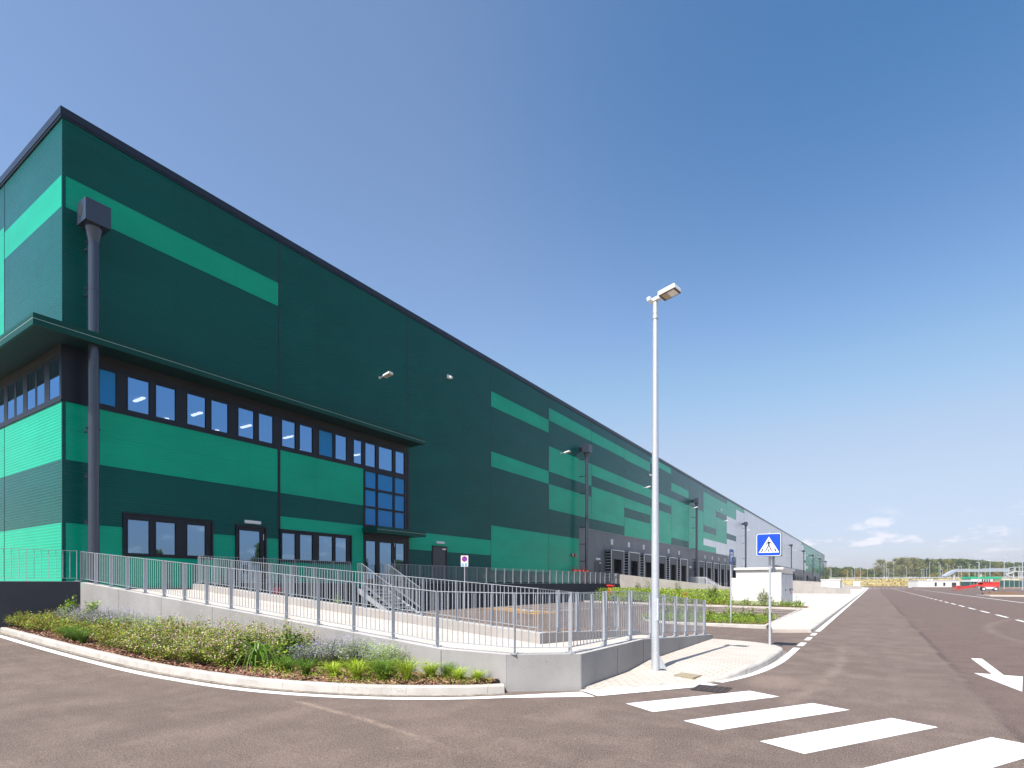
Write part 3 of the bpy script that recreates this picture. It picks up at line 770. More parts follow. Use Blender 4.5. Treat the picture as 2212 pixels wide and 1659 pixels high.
def grid_wall(mb, u0, u1, z0, z1, colour, holes, emit_):
    us = sorted({u0, u1} | {h for o in holes for h in o[:2] if u0 < h < u1})
    zs = sorted({z0, z1} | {h for o in holes for h in o[2:4] if z0 < h < z1} | {h for l in colour[1] for h in l[:2] if z0 < h < z1})
    for a, c in zip(us, us[1:]):
        for p, q in zip(zs, zs[1:]):
            um, zm = (a + c) / 2, (p + q) / 2
            if any(o[0] < um < o[1] and o[2] < zm < o[3] for o in holes): continue
            k = colour[0]
            for l in colour[1]:
                if l[0] < zm < l[1]: k = l[2]
            emit_(a, c, p, q, CL[k])
b = MB()
def ef(a, c, p, q, m): b.quad((-D,a,p), (-D,c,p), (-D,c,q), (-D,a,q), m)
for k in range(-1, 41):
    y0 = Y0 + .10 if k == -1 else E0 + BW * k; y1 = min(E0 + BW * (k + 1), YEND)
    if y0 >= YEND: break
    base = 1.5 if y1 < 47 else ZP
    segs = [(y0, y1, base)]
    if k == 3: segs = [(y0, 44.15, 1.5), (44.15, y1, ZP)]
    elif y0 > 110 and y1 < 166: segs = [(y0, y1, .0)]
    elif k == 3 or y0 < 44: pass
    c_ = pat.get(k, ('W', []))
    if y1 > 310: segs = [(y0, y1, 0)]
    for s0, s1, bz in segs: grid_wall(b, s0, s1, bz, ZT, c_, openings, ef)
b.quad((-D,Y0,1.5), (-D,Y0+.10,1.5), (-D,Y0+.10,ZT), (-D,Y0,ZT), 0)
b.build('long_wall', [M['dark'], M['green'], M['silver']], WH)
# joints between bays
for k in range(0, 41):
    y = E0 + BW * k
    if y > YEND - 1: break
    z0 = 9.75 if k in (0,) else (1.5 if k < 4 else (ZP if y < 110 or y > 166 else 0.2)); wv = .022 if k < 14 else .016
    if k == 1: z0 = 9.75
    if k < 14 or k > 26: b = MB(); b.box(-D-.01, y-wv, z0, -D+.005, y+wv, ZT); b.build('panel_joint', M['frame'], WH)
b = MB(); b.box(-D-.01,14.66,4.12,-D+.007,14.80,7.58); b.box(-D-.01,14.70,1.5,-D+.007,14.79,4.12)
b.build('panel_joint', M['frame'], WH)
# short side
b = MB(); sideholes = [(-60,-21.80,7.60,9.06)]
def es(a, c, p, q, m): b.quad((c,Y0,p), (a,Y0,p), (a,Y0,q), (c,Y0,q), m)
grid_wall(b, -27.12, -D-.06, 1.5, ZT, ('D', [(13.78,14.78,'G'), (5.69,7.60,'G'), (1.5,3.66,'G')]), sideholes, es)
grid_wall(b, -60, -27.12, 1.5, ZT, ('D', [(9.8,15.0,'G'), (5.69,7.60,'G'), (1.5,3.66,'G')]), sideholes, es)
grid_wall(b, -D-.06, -D, 1.5, ZT, ('D', []), [], es)
b.build('short_wall', [M['dark'], M['green'], M['silver']], WH)
b = MB(); b.box(-27.14,Y0-.006,1.5,-27.10,Y0+.01,7.6); b.box(-27.14,Y0-.006,9.1,-27.10,Y0+.01,ZT); b.build('panel_joint', M['frame'], WH)
# rear, far end, roof
b = MB(); b.quad((-D,YEND,0), (-140,YEND,0), (-140,YEND,ZT), (-D,YEND,ZT), 0); b.quad((-140,YEND,0), (-140,Y0,0), (-140,Y0,ZT), (-140,YEND,ZT), 0)
b.quad((-140,Y0,1.5), (-60,Y0,1.5), (-60,Y0,ZT), (-140,Y0,ZT), 0)
b.build('rear_wall', M['dark'], WH)
b = MB(); b.quad((-140,Y0,16.6), (-D-.25,Y0+.25,16.6), (-D-.25,YEND,16.6), (-140,YEND,16.6)); b.build('roof', M['silver'], WH)
b = MB(); b.box(-D-.30,Y0-.06,ZT-.02,-D+.06,YEND,16.91); b.box(-140,Y0-.06,ZT-.02,-D-.30,Y0+.30,16.91)
b.box(-D-.30,Y0-.04,ZT-.09,-D+.035,YEND,ZT-.02); b.box(-140,Y0-.04,ZT-.09,-D-.30,Y0+.2,ZT-.02)
b.build('coping', M['coping'], WH)
# dark concrete plinth of the loading bays
b = MB()
PA, PB, PC = E0 + BW * 12, E0 + BW * 18, E0 + BW * 36
b.quad((-D,44.15,0), (-D,PA,0), (-D,PA,ZP), (-D,44.15,ZP)); b.quad((-D,PB,0), (-D,PC,0), (-D,PC,ZP), (-D,PB,ZP))
b.box(-D-.02,44.15,5.55-2.6,-D+.003,44.9,5.56-2.6)
b.build('plinth', M['plinth'], WH)
b = MB(); b.box(-D-.02,44.7,ZP-.04,-D+.05,PA,ZP+.03); b.box(-D-.02,PB,ZP-.04,-D+.05,PC,ZP+.03); b.build('flashing', simple('flashing_steel', (.16,.19,.19), .4), WH)

# canopy round the corner
CZ0, CZ1 = 9.37, 9.69
b = MB(); XO = -D + 1.0; YO = 6.01
b.box(-60, YO, CZ0, XO, Y0 - .002, CZ1 - .05, 0); b.box(-D+.002, Y0 - .002, CZ0, XO, 22.97, CZ1 - .05, 0)
b.box(XO - .05, YO - .015, CZ0 - .02, XO + .012, 22.98, CZ1, 0); b.box(-60, YO - .012, CZ0 - .02, XO - .05, YO + .05, CZ1, 0)
cn_ = b.build('canopy', [M['canopy']], WH)
b = MB(); b.box(-60, YO + .05, CZ0 - .012, XO - .05, Y0 - .03, CZ0 - .002); b.box(-D+.04, Y0 - .03, CZ0 - .012, XO - .05, 22.9, CZ0 - .002); b.build('soffit_shade', M['soffit_shade'], cn_)
b2 = MB(); b2.box(XO+.010, YO - .02, 9.515, XO + .020, 22.985, 9.53); b2.box(-60, YO - .022, 9.515, XO+.01, YO - .012, 9.53)
b2.build('canopy_trim', simple('bright_trim', (.30,.42,.36), .3), WH)

def pane(mb, y0, y1, z0, z1, x=-D-.03, m=0): mb.quad((x,y0,z0), (x,y1,z0), (x,y1,z1), (x,y0,z1), m)
def window(y0, y1, z0, z1, panes, name='window', label=None, depth=.12, out=.02, mats=None):
    """frame filling the opening y0..y1, z0..z1 with panes (y0, y1, z0, z1, material)"""
    b = MB(); us = sorted({y0, y1} | {v for p in panes for v in p[:2]}); zs = sorted({z0, z1} | {v for p in panes for v in p[2:4]})
    for a, c in zip(us, us[1:]):
        zz = []
        for p, q in zip(zs, zs[1:]):
            um, zm = (a + c) / 2, (p + q) / 2
            solid = not any(k[0] < um < k[1] and k[2] < zm < k[3] for k in panes)
            if solid and zz and zz[-1][1] == p: zz[-1][1] = q
            elif solid: zz.append([p, q])
        for p, q in zz: b.box(-D-depth, a, p, -D+out, c, q)
    f = b.build(name, M['frame'], WH)
    if label: f['label'] = label
    for p in panes:
        g = MB(); pane(g, p[0]-.005, p[1]+.005, p[2]-.005, p[3]+.005, -D-.012)
        b3 = MB(); w_ = .035
        b3.box(-D-.06,p[0]-w_,p[2]-w_,-D+out+.012,p[0],p[3]+w_); b3.box(-D-.06,p[1],p[2]-w_,-D+out+.012,p[1]+w_,p[3]+w_)
        b3.box(-D-.06,p[0],p[2]-w_,-D+out+.012,p[1],p[2]); b3.box(-D-.06,p[0],p[3],-D+out+.012,p[1],p[3]+w_)
        g.build('pane', M[p[4]], f); b3.build('sash', M['frame'], f)
    return f
U0, U1 = 7.74, 8.90
up = [(7.66,8.70,[(7.72,8.52,'blueglass')]), (8.70,10.66,[(8.88,9.56,'glass'), (9.78,10.45,'glass')]), (10.66,12.66,[(10.87,11.56,'glass'), (11.78,12.45,'glass')]),
      (12.66,14.66,[(12.88,13.56,'glass'), (13.78,14.44,'glass')]), (14.66,16.62,[(14.87,15.54,'glass'), (15.77,16.45,'glass')]),
      (16.62,18.62,[(16.80,17.59,'blueglass'), (17.75,18.43,'glass')]), (18.62,22.65,[(18.87,19.40,'glass'), (19.62,20.31,'glass'), (20.54,21.53,'glass'), (21.75,22.43,'glass')])]
for y0, y1, ps in up:
    window(y0, y1, 7.60, 9.06, [(a, c, U0, U1, m) for a, c, m in ps])
b = MB(); b.box(-D-.1,7.02,7.55,-D+.035,22.70,7.62); b.build('sill', M['frame'], WH)
b = MB(); b.box(-D+.0,7.02,7.62,-D+.03,7.66,9.36); b.box(-21.80,Y0-.03,7.62,-D+.03,Y0,9.36); b.build('corner_panel', M['frame'], WH)
# head over the windows, blackened for the shade under the canopy soffit
b = MB(); b.box(-D-.05,7.66,9.06,-D+.02,22.70,9.37); b.box(-60,Y0-.02,9.06,-21.80,Y0+.05,9.37); b.build('shaded_window_head', M['black'], WH)
# stair glazing
cols = [(19.62,20.35), (20.48,21.56), (21.70,22.43)]
window(19.52, 22.63, 4.40, 7.60, [(a, c, p, q, 'blueglass') for a, c in cols for p, q in ((6.63,7.45), (5.69,6.51), (4.74,5.59))], label='tall blue glazing of the stairwell')
b = MB(); b.box(-D-.3,22.63,1.56,-D+.04,22.79,9.06); b.box(-D-.1,19.50,1.56,-D+.03,19.54,7.6); b.box(-D-.1,19.54,4.05,-D+.02,22.63,4.40); b.build('glazing_surround', M['frame'], WH)
# entrance
e = window(19.54, 22.63, 1.56, 4.05, [(19.66,20.34,1.95,3.90,'glass_clear'), (20.59,21.48,1.95,3.88,'glass_clear'), (21.77,22.43,1.95,3.90,'glass_clear')], name='entrance_door', label='glazed entrance under the small green canopy')
b = MB(); b.tube((-D+.09,21.62,2.6), (-D+.09,21.62,3.0), .015, n=8); b.tube((-D+.09,21.62,3.72), (-D+.09,21.62,3.9), .015, n=8); b.build('handle', M['whitepaint'], e)
b = MB(); b.box(-D+.002,19.44,4.28,-D+1.05,22.99,4.56,0); b.box(-D+1.05,19.43,4.26,-D+1.08,23.0,4.585,0); b.build('canopy', M['canopy'], WH)
b = MB(); b.box(-D+1.08,19.43,4.42,-D+1.086,23.0,4.436); b.build('canopy_trim', bpy.data.materials['bright_trim'], WH)
# ground floor windows and glazed door
window(8.75, 11.80, 2.66, 4.12, [(8.88,9.56,2.78,3.94,'glass_clear'), (9.78,10.45,2.78,3.94,'glass_clear'), (10.87,11.55,2.78,3.94,'glass_clear')], depth=.14)
window(14.80, 18.69, 2.66, 4.05, [(14.88,15.54,2.78,3.93,'glass_clear'), (15.78,16.45,2.78,3.93,'glass_clear'), (16.80,17.59,2.78,3.95,'glass_clear'), (17.75,18.43,2.78,3.93,'glass_clear')], depth=.14)
for y0, y1, z0, z1 in ((8.75,11.80,2.66,4.12), (14.80,18.69,2.66,4.05), (12.78,14.08,1.56,4.07)):
    b = MB(); b.box(-D-.02,y0-.03,z0,-D+.07,y0+.035,z1+.03); b.box(-D-.02,y1-.035,z0,-D+.07,y1+.03,z1+.03); b.box(-D-.02,y0-.04,z1+.0,-D+.08,y1+.04,z1+.05)
    b.build('reveal_trim', M['frame'], WH)
dr = window(12.78, 14.08, 1.56, 4.07, [(12.92,13.84,1.75,3.90,'glass_clear')], name='glazed_door', label='glazed door between the two ground floor windows')
b = MB(); b.tube((-D+.10,13.94,3.55), (-D+.10,13.94,3.8), .014, n=8); b.tube((-D+.10,13.94,2.5), (-D+.10,13.94,2.85), .014, n=8); b.build('handle', M['whitepaint'], dr)
b = MB(); b.box(-D-.09,24.76,1.56,-D+.01,26.02,3.90); b.build('steel_door', [simple('anthracite_door', (.035,.04,.052), .45)], WH)
sd = [o for o in kids(WH) if o.name.startswith('steel_door')][0]
b = MB(); b.box(-D+.01,25.98,1.56,-D+.05,26.06,3.95); b.box(-D+.01,24.72,1.56,-D+.05,24.78,3.95); b.box(-D+.01,24.72,3.90,-D+.05,26.06,3.96); b.build('door_frame', M['black'], sd)
b = MB(); b.box(-D+.01,25.62,3.74,-D+.07,25.92,3.83); b.build('door_closer', M['lampwhite'], sd)
b = MB(); b.tube((-D+.01,24.9,2.6), (-D+.08,24.9,2.6), .02); b.tube((-D+.08,24.9,2.6), (-D+.08,25.05,2.6), .012); b.build('handle', M['black'], sd)
# side windows
for xs0, xs1, ps in ((-22.8,-21.80,[(-22.68,-21.86)]), (-24.85,-22.8,[(-23.81,-23.13), (-24.70,-23.96)]), (-26.9,-24.85,[(-25.81,-25.12), (-26.70,-26.00)]), (-28.9,-26.9,[(-27.8,-27.1), (-28.7,-28.0)]), (-30.9,-28.9,[(-29.8,-29.1), (-30.7,-30.0)])):
    b = MB(); us = sorted({xs0, xs1} | {v for p in ps for v in p})
    for a, c in zip(us, us[1:]):
        if any(p[0] < (a + c) / 2 < p[1] for p in ps):
            b.box(a,Y0-.02,7.60,c,Y0+.12,7.74); b.box(a,Y0-.02,8.98,c,Y0+.12,9.06)
        else: b.box(a,Y0-.02,7.60,c,Y0+.12,9.06)
    f = b.build('window', M['frame'], WH)
    for p in ps: g = MB(); g.quad((p[0],Y0-.012,7.74), (p[1],Y0-.012,7.74), (p[1],Y0-.012,8.98), (p[0],Y0-.012,8.98)); g.build('pane', M['glass'], f)
b = MB(); b.box(-60,Y0-.035,7.55,-D-.0,Y0+.02,7.62); b.box(-60,Y0-.02,7.62,-30.9,Y0+.05,9.06); b.build('sill', M['frame'], WH)
# rooms behind the glass
b = MB(); xi = -D - 9
for z0, z1, s in ((7.20,9.34,0), (1.56,4.55,1), (4.60,7.15,1)):
    b.quad((xi,7.2,z0), (-D-.16,7.2,z0), (-D-.16,22.75,z0), (xi,22.75,z0), 2 if s else 0)
    b.quad((xi,7.2,z1), (-D-.16,7.2,z1), (-D-.16,22.75,z1), (xi,22.75,z1), 2 if s else 1)
    b.quad((xi,7.2,z0), (xi,22.75,z0), (xi,22.75,z1), (xi,7.2,z1), 2 if s else 0)
    b.quad((xi,22.75,z0), (-D-.16,22.75,z0), (-D-.16,22.75,z1), (xi,22.75,z1), 2 if s else 0)
b.build('rooms', [M['room'], M['ceil'], M['darkroom']], WH)
for i in range(7):
    b = MB(); y = 10.75 + i * 2.33
    b.box(-25.8,y,9.28,-25.0,y+.13,9.335); b.build('ceiling_lamp', M['tube'], WH)
    b = MB(); y = 12.7 + i * 2.33
    if y < 22: b.box(-28.0,y,9.28,-27.2,y+.13,9.335); b.build('ceiling_lamp', M['tube'], WH)
for y0, y1 in ((16.05,16.5), (17.85,18.5), (19.7,20.2), (20.6,21.3), (21.8,22.4), (13.95,14.4)):
    b = MB(); k = 9
    for i in range(k):
        a = y0 + (y1 - y0) * i / k; c = y0 + (y1 - y0) * (i + 1) / k; xa = -D-.28 + .02 * (i % 2); xc = -D-.28 + .02 * ((i + 1) % 2)
        b.quad((xa,a,7.65), (xc,c,7.65), (xc,c,9.0), (xa,a,9.0))
    b.build('blind', M['curtain'], WH)
for xa, xc in ((-22.75,-22.0), (-24.8,-23.1), (-26.8,-25.05), (-28.8,-27.05), (-30.8,-29.0)):
    b = MB(); b.quad((xa,Y0+.5,7.62), (xc,Y0+.5,7.62), (xc,Y0+.5,8.32), (xa,Y0+.5,8.32)); b.build('blind', M['curtain'], WH)

# downpipes
def downpipe(y, zb=1.56, label=None, x=-D+.66):
    b = MB(); r = .155
    b.tube((x,y,zb), (x,y,12.70), r, n=20, caps=False)
    b.tube((x,y,12.70), (x,y,13.12), r, .235, n=20, caps=False); b.tube((x,y,13.12), (x,y,13.18), .235, n=20)
    for z in (12.66, 11.15, 9.68, 6.70, 5.2, 3.7): b.tube((x,y,z-.012), (x,y,z+.012), r + .008, n=20, caps=True)
    p = b.build('downpipe', M['pipe'], WH)
    if label: p['label'] = label
    b = MB(); b.box(x-.29,y-.35,13.16,x+.36,y+.35,13.86); b.build('collector_box', M['pipe'], p, bevel=.01)
    b = MB(); b.box(x-.16,y-.356,13.42,x+.12,y-.349,13.68); b.box(x-.08,y-.358,13.34,x+.04,y-.348,13.42); b.build('overflow_opening', M['black'], p)
    b = MB(); b.box(-D,y-.08,13.3,x-.29,y+.08,13.7); b.build('box_support', M['pipe'], p)
    for z in (12.63, 11.15, 9.66, 6.69, 5.2, 3.7):
        b = MB(); b.box(-D,y-.03,z-.03,x-.1,y+.03,z+.03); b.box(x-.08,y-.20,z-.04,x-.04,y-.15,z+.04); b.box(x+.0,y+.155,z-.015,x+.03,y+.19,z+.015); b.build('bracket', M['pipe'], p)
    return p
downpipe(7.64, label='nearest downpipe, passing through the green canopy')
for i in range(1, 10):
    downpipe(8.28 + 36.03 * i if i < 9 else 334.8, .1)

# dock shelters
def dock(yc, det):
    X = -D; xo = X + .62; y0, y1 = yc - 1.62, yc + 1.62; zb, zt = 1.25, 5.02
    b = MB(); b.box(X+.0,y0+.04,zb,xo-.03,y0+.30,zt-.06); b.box(X,y1-.30,zb,xo-.03,y1-.04,zt-.06); b.box(X,y0+.04,zt-.36,xo-.03,y1-.04,zt-.05)
    s = b.build('dock_shelter', M['black'], WH)
    b = MB(); b.box(xo-.03,y0+.03,4.12,xo,y1-.03,zt-.05); b.box(xo-.03,y0+.03,zb,xo-.002,yc-.99,4.12); b.box(xo-.03,yc+.99,zb,xo-.002,y1-.03,4.12)
    b.build('curtain', M['shelter'], s)
    b = MB(); b.box(xo-.02,y0,zb,xo+.03,y0+.05,zt); b.box(xo-.02,y1-.05,zb,xo+.03,y1,zt); b.box(xo-.02,y0,zt-.06,xo+.03,y1,zt)
    if det:
        for k in range(13): b.box(X+.05,y0+.015,zb+.25+k*.28,xo-.02,y0+.04,zb+.28+k*.28); b.box(X+.05,y1-.04,zb+.25+k*.28,xo-.02,y1-.015,zb+.28+k*.28)
        b.box(xo-.02,y0+.08,zb+.25,xo+.06,y0+.20,zb+.75); b.box(xo-.02,y1-.20,zb+.25,xo+.06,y1-.08,zb+.75)
    b.build('frame', M['whitepaint'] if det else M['galvlight'], s)
    b = MB(); b.box(X+.003,yc-1.3,1.3,X+.03,yc+1.3,4.3); b.box(X+.03,yc-.18,1.3,X+.05,yc+.18,4.2,1)
    b.build('dock_door', [M['black'], M['pipe']], s)
    if det:
        b = MB(); b.box(X,yc-.26,5.60,X+.02,yc+.26,6.10); b.build('number_plate', M['whitepaint'], s)
        b = MB(); b.box(X+.02,yc-.03,5.68,X+.024,yc+.03,6.02); b.build('number', M['pipe'], s)
    return s
for g, n, det in ((51.43,6,True), (83.1,6,True), (199.6,6,False), (243.0,6,False), (276.5,7,False)):
    for i in range(n): dock(g + 4.53 * i, det)
# man door beside the docks
b = MB(); b.box(-D,47.25,1.56,-D+.03,48.68,3.80); d_ = b.build('steel_door', bpy.data.materials['anthracite_door'], WH)
b = MB(); b.box(-D+.03,48.3,3.62,-D+.1,48.6,3.72); b.build('door_closer', M['lampwhite'], d_)
b = MB(); b.box(-D,78.9,1.56,-D+.03,80.0,3.80); b.build('steel_door', bpy.data.materials['anthracite_door'], WH)
b = MB(); b.box(-D-.0,107.4,4.55,-D+.02,109.4,5.95); b.build('window', M['black'], WH)

# lights, cameras and other fittings on the wall
def bulkhead(y, z, w, label):
    t = thing('bulkhead_light', label, 'light', (-D,y,z), 'bulkhead lights over the doors'); h = w * .19
    b = MB(); b.box(-D,y-w/2,z-h/2,-D+.09,y+w/2,z+h/2); b.build('housing', M['lampwhite'], t, bevel=.03)
bulkhead(13.49, 4.27, .72, 'white bulkhead light above the glazed door'); bulkhead(25.44, 4.17, .72, 'white bulkhead light above the plain grey door')
bulkhead(48.05, 4.05, .9, 'white bulkhead light over the door beside the loading docks'); bulkhead(79.4, 4.1, .9, 'white bulkhead light at the far end of the first docks')
lab = ['floodlight nearest the corner, above the long canopy', 'second floodlight, left of the middle downpipe', 'third floodlight, on the banded green wall left of the lamp post', 'floodlight behind the lamp post', 'floodlight where green panels meet pale grey',
       'floodlight right of the downpipe on the pale grey wall', 'distant floodlight on the grey wall behind the blue sign', 'distant floodlight on the grey wall right of the blue sign']
ys_ = [20.6, 40.7, 60.3, 80.1, 99.8, 119.7, 139.7, 159.8, 179.9, 199.5, 217.1, 237, 257, 277, 297, 317]
FL = None
for i, y in enumerate(ys_):
    if FL is None:
        FL = thing('floodlight', 'white ' + lab[0], 'floodlight', (-D,y,12.5), 'floodlights along the warehouse wall')
        b = MB(); b.box(-D,y-.05,12.44,-D+.03,y+.05,12.56); b.bar((-D+.02,y,12.5), (-D+.42,y,12.52), .05, .04); b.build('bracket', M['lampwhite'], FL)
        b = MB(); b.add([(-D+.38,y-.16,12.45), (-D+.84,y-.16,12.53), (-D+.84,y+.16,12.53), (-D+.38,y+.16,12.45), (-D+.40,y-.15,12.54), (-D+.85,y-.15,12.64), (-D+.85,y+.15,12.64), (-D+.40,y+.15,12.54)],
              [[0,3,2,1],[4,5,6,7],[0,1,5,4],[1,2,6,5],[2,3,7,6],[3,0,4,7]]); b.build('housing', M['lampwhite'], FL, bevel=.01)
        b = MB(); b.add([(-D+.46,y-.12,12.459), (-D+.80,y-.12,12.519), (-D+.80,y+.12,12.519), (-D+.46,y+.12,12.459)], [[0,1,2,3]]); b.build('lens', simple('lamp_lens_yellowish', (.55,.50,.36), .2, .05), FL)
    else:
        l = lab[i] if i < 8 else 'far floodlight on the green end of the wall'
        place(FL, False, (-D,y,12.5), label='white ' + l)
CM = None
labc = ['nearest wall camera, high on the dark green wall', 'wall camera high beside the lamp post', 'wall camera above the last green panels', 'wall camera on the pale grey wall left of the blue sign', 'wall camera on the distant wall', 'far wall camera near the end of the warehouse']
for i, y in enumerate((26.2, 62.3, 98.0, 133.5, 170, 205.5)):
    if CM is None:
        CM = thing('wall_camera', 'small pale ' + labc[0], 'camera', (-D,y,14.3), 'cameras along the warehouse wall')
        b = MB(); b.box(-D,y-.14,14.17,-D+.10,y+.14,14.41); b.build('bracket', M['lampwhite'], CM, bevel=.03)
        b = MB(); b.box(-D+.10,y-.09,14.15,-D+.28,y+.11,14.30); b.build('housing', M['silver'], CM, bevel=.03)
    else: place(CM, False, (-D,y,14.3), label='small pale ' + labc[i])
for k, y in enumerate((42.62, 43.2)):
    t = thing('alarm_horn', ('left' if k == 0 else 'right') + ' one of the two red alarm horns on the green wall', 'alarm', (-D,y,4.18), 'red alarm horns')
    b = MB(); b.tube((-D,y,4.18), (-D+.16,y,4.18), .07, .15, n=14); b.build('horn', M['red'], t)
    b = MB(); b.tube((-D+.15,y,4.18), (-D+.18,y,4.18), .06, .05, n=12); b.build('cap', M['lampwhite'], t)
# red fire fighting valves standing on the platform
t = thing('hydrant_manifold', 'red fire hydrant manifold with several outlets at the foot of the second downpipe', 'hydrant', (-21.1,42.9,1.56))
b = MB(); b.tube((-21.1,41.6,2.85), (-21.1,44.4,2.85), .09, n=10); b.tube((-21.1,42.2,1.56), (-21.1,42.2,2.85), .06); b.tube((-21.1,43.8,1.56), (-21.1,43.8,2.85), .06); b.build('pipe', M['red'], t)
for i in range(4):
    b = MB(); y = 41.9 + i * .75; b.tube((-21.1,y,2.85), (-20.85,y,2.78), .07, n=8); b.tube((-21.1,y,2.9), (-21.1,y,3.08), .03, n=6); b.tube((-21.1,y,3.06), (-21.1,y,3.09), .11, n=10); b.build('valve', M['red'], t)
# ---------------------------------------------------------------- lamp post, signs, cabins
LP = (-3.46, 10.28)
t = thing('lamp_post', 'tall galvanised lamp post on the corner pavement in front of the ramp wall', 'lamp post', (*LP, .06))
b = MB()
for z0, z1, r0, r1 in ((.05,2.2,.073,.070), (2.2,6.72,.070,.046)): b.tube((*LP,z0), (*LP,z1), r0, r1, n=24, caps=False)
b.tube((*LP,6.72), (*LP,7.02), .052, .047, n=20); b.build('pole', M['galvlight'], t)
b = MB(); b.tube((*LP,6.70), (*LP,6.725), .054, n=20); b.tube((*LP,6.80), (*LP,6.81), .0545, n=20); b.build('collar', M['galv'], t)
b = MB(); b.box(LP[0]+.055,LP[1]-.075,1.02,LP[0]+.078,LP[1]-.015,1.42); b.build('inspection_hatch', M['whitepaint'], t, bevel=.006)
b = MB(); b.prism([(LP[0]+.07,LP[1]+.02), (LP[0]+.20,LP[1]+.06), (LP[0]+.19,LP[1]+.08), (LP[0]+.07,LP[1]+.04)], .10, [.36,.11,.11,.36]); b.build('base_lug', M['galv'], t)
H_ = thing('head_tmp', None, None, (LP[0], LP[1], 7.05)); bpy.data.objects.remove(H_)
# luminaire: a flat box reaching towards the road, tilted up a little
ang = math.radians(-10); tl = math.radians(7)
ux = Vector((math.cos(ang) * math.cos(tl), math.sin(ang) * math.cos(tl), math.sin(tl))); uy = Vector((-math.sin(ang), math.cos(ang), 0)); uz = ux.cross(uy)
O_ = Vector((LP[0], LP[1], 7.07))
def ob(mb, a0, a1, b0, b1, c0, c1, m=0):
    v = [O_ + ux * a + uy * q + uz * c for c in (c0, c1) for a, q in ((a0,b0), (a1,b0), (a1,b1), (a0,b1))]
    mb.add(v, [[0,3,2,1],[4,5,6,7],[0,1,5,4],[1,2,6,5],[2,3,7,6],[3,0,4,7]], m)
b = MB(); ob(b, .06,.16,-.045,.045,-.03,.05); ob(b, -.10,-.03,-.15,.15,-.035,.035); ob(b, -.03,.06,-.05,.05,-.03,.035); b.build('bracket', M['lampwhite'], t, bevel=.008)
b = MB(); ob(b, .12,.46,-.13,.13,-.03,.055); ob(b, .15,.27,-.08,.08,.055,.085); hd = b.build('luminaire', M['lampwhite'], t, bevel=.012)
b = MB(); ob(b, .13,.455,-.125,.125,-.040,-.031); b.build('gasket', simple('lamp_gasket', (.10,.075,.055), .5), hd)
b = MB(); ob(b, .285,.425,-.10,.10,-.046,-.040); b.build('lens', simple('lamp_glass_bright', (.85,.82,.74), .15, .03), hd)
b = MB(); ob(b, .175,.28,-.10,.10,-.045,-.040); b.build('reflector', simple('lamp_reflector_tan', (.46,.36,.27), .3, .03), hd)

def disc2(cx, cz, r, n=24): return [(cx + r * math.cos(6.2832 * i / n), cz + r * math.sin(6.2832 * i / n)) for i in range(n)]
def rrect(w, h, r, n=5):
    p = []
    for cx, cz, a in ((w/2-r,h/2-r,0), (-w/2+r,h/2-r,90), (-w/2+r,-h/2+r,180), (w/2-r,-h/2+r,270)):
        for i in range(n + 1): q = math.radians(a + 90 * i / n); p.append((cx + r * math.cos(q), cz + r * math.sin(q)))
    return p
def plate(mb, pts, O, ax, off, m=0, th=.0012):        # a flat shape on a vertical plane; ax = unit vector to the right
    nrm = Vector((ax.y, -ax.x, 0)); v = [Vector(O) + ax * p[0] + Vector((0, 0, p[1])) + nrm * off for p in pts]
    n = len(v); v2 = [p - nrm * th for p in v]
    mb.add(v + v2, [list(range(n)), list(range(n, 2*n))[::-1]] + [[i, n+i, n+(i+1)%n, (i+1)%n] for i in range(n)], m)
def stroke(pts, w):
    out = []
    for (x0, z0), (x1, z1) in zip(pts, pts[1:]):
        d = Vector((x1-x0, z1-z0)); L = d.length; d /= L; q = Vector((-d.y, d.x)) * w / 2
        out.append([(x0-q.x,z0-q.y), (x1-q.x,z1-q.y), (x1+q.x,z1+q.y), (x0+q.x,z0+q.y)])
    return out
M['signblue'] = simple('sign_blue', (.004,.060,.50), .35, .04); M['signwhite'] = simple('sign_white', (.82,.84,.86), .35, .03)
M['signblack'] = simple('sign_black', (.012,.010,.012), .4); M['signside'] = simple('sign_case_grey_green', (.045,.065,.065), .4)
M['signblue2'] = simple('sign_blue_faded', (.045,.11,.33), .4, .04)
# pedestrian crossing sign: a shallow box with a sign on the face
sx, sy = -2.245, 15.62
t = thing('crossing_sign', 'blue pedestrian crossing sign with a walking figure in a white triangle, on a grey pole', 'sign', (sx, sy, .12))
b = MB(); b.tube((sx,sy+.02,.11), (sx,sy+.02,3.04), .030, n=16); b.build('pole', M['galvlight'], t)
b = MB(); b.tube((sx+.06,sy+.22,2.05), (sx+.06,sy+.22,2.45), .028, n=12); b.tube((sx+.06,sy+.22,2.0), (sx+.06,sy+.22,2.12), .05, .05, n=14); b.bar((sx,sy+.02,2.36),(sx+.06,sy+.22,2.36),.04,.03); b.build('lamp_unit', M['galv'], t)
AX = Vector((.998, .06, 0)).normalized(); OC = Vector((sx, sy - .17, 2.70))
b = MB(); nr = Vector((AX.y, -AX.x, 0))
c0 = OC; w2 = .286
v = [c0 + AX * sx_ * w2 - nr * dd + Vector((0,0,sz*w2)) for dd in (0, .36) for sx_, sz in ((-1,-1), (1,-1), (1,1), (-1,1))]
b.add(v, [[3,2,1,0],[4,5,6,7],[0,1,5,4],[1,2,6,5],[2,3,7,6],[3,0,4,7]]); b.build('case', M['signside'], t)
v = [c0 + AX * (w2 + .002) - nr * dd + Vector((0,0,zz)) for dd, zz in ((.12,-.26), (.22,-.26), (.22,.10), (.12,.10))]
b = MB(); b.add(v, [[0,1,2,3]]); b.build('side_slot', M['signblack'], t)
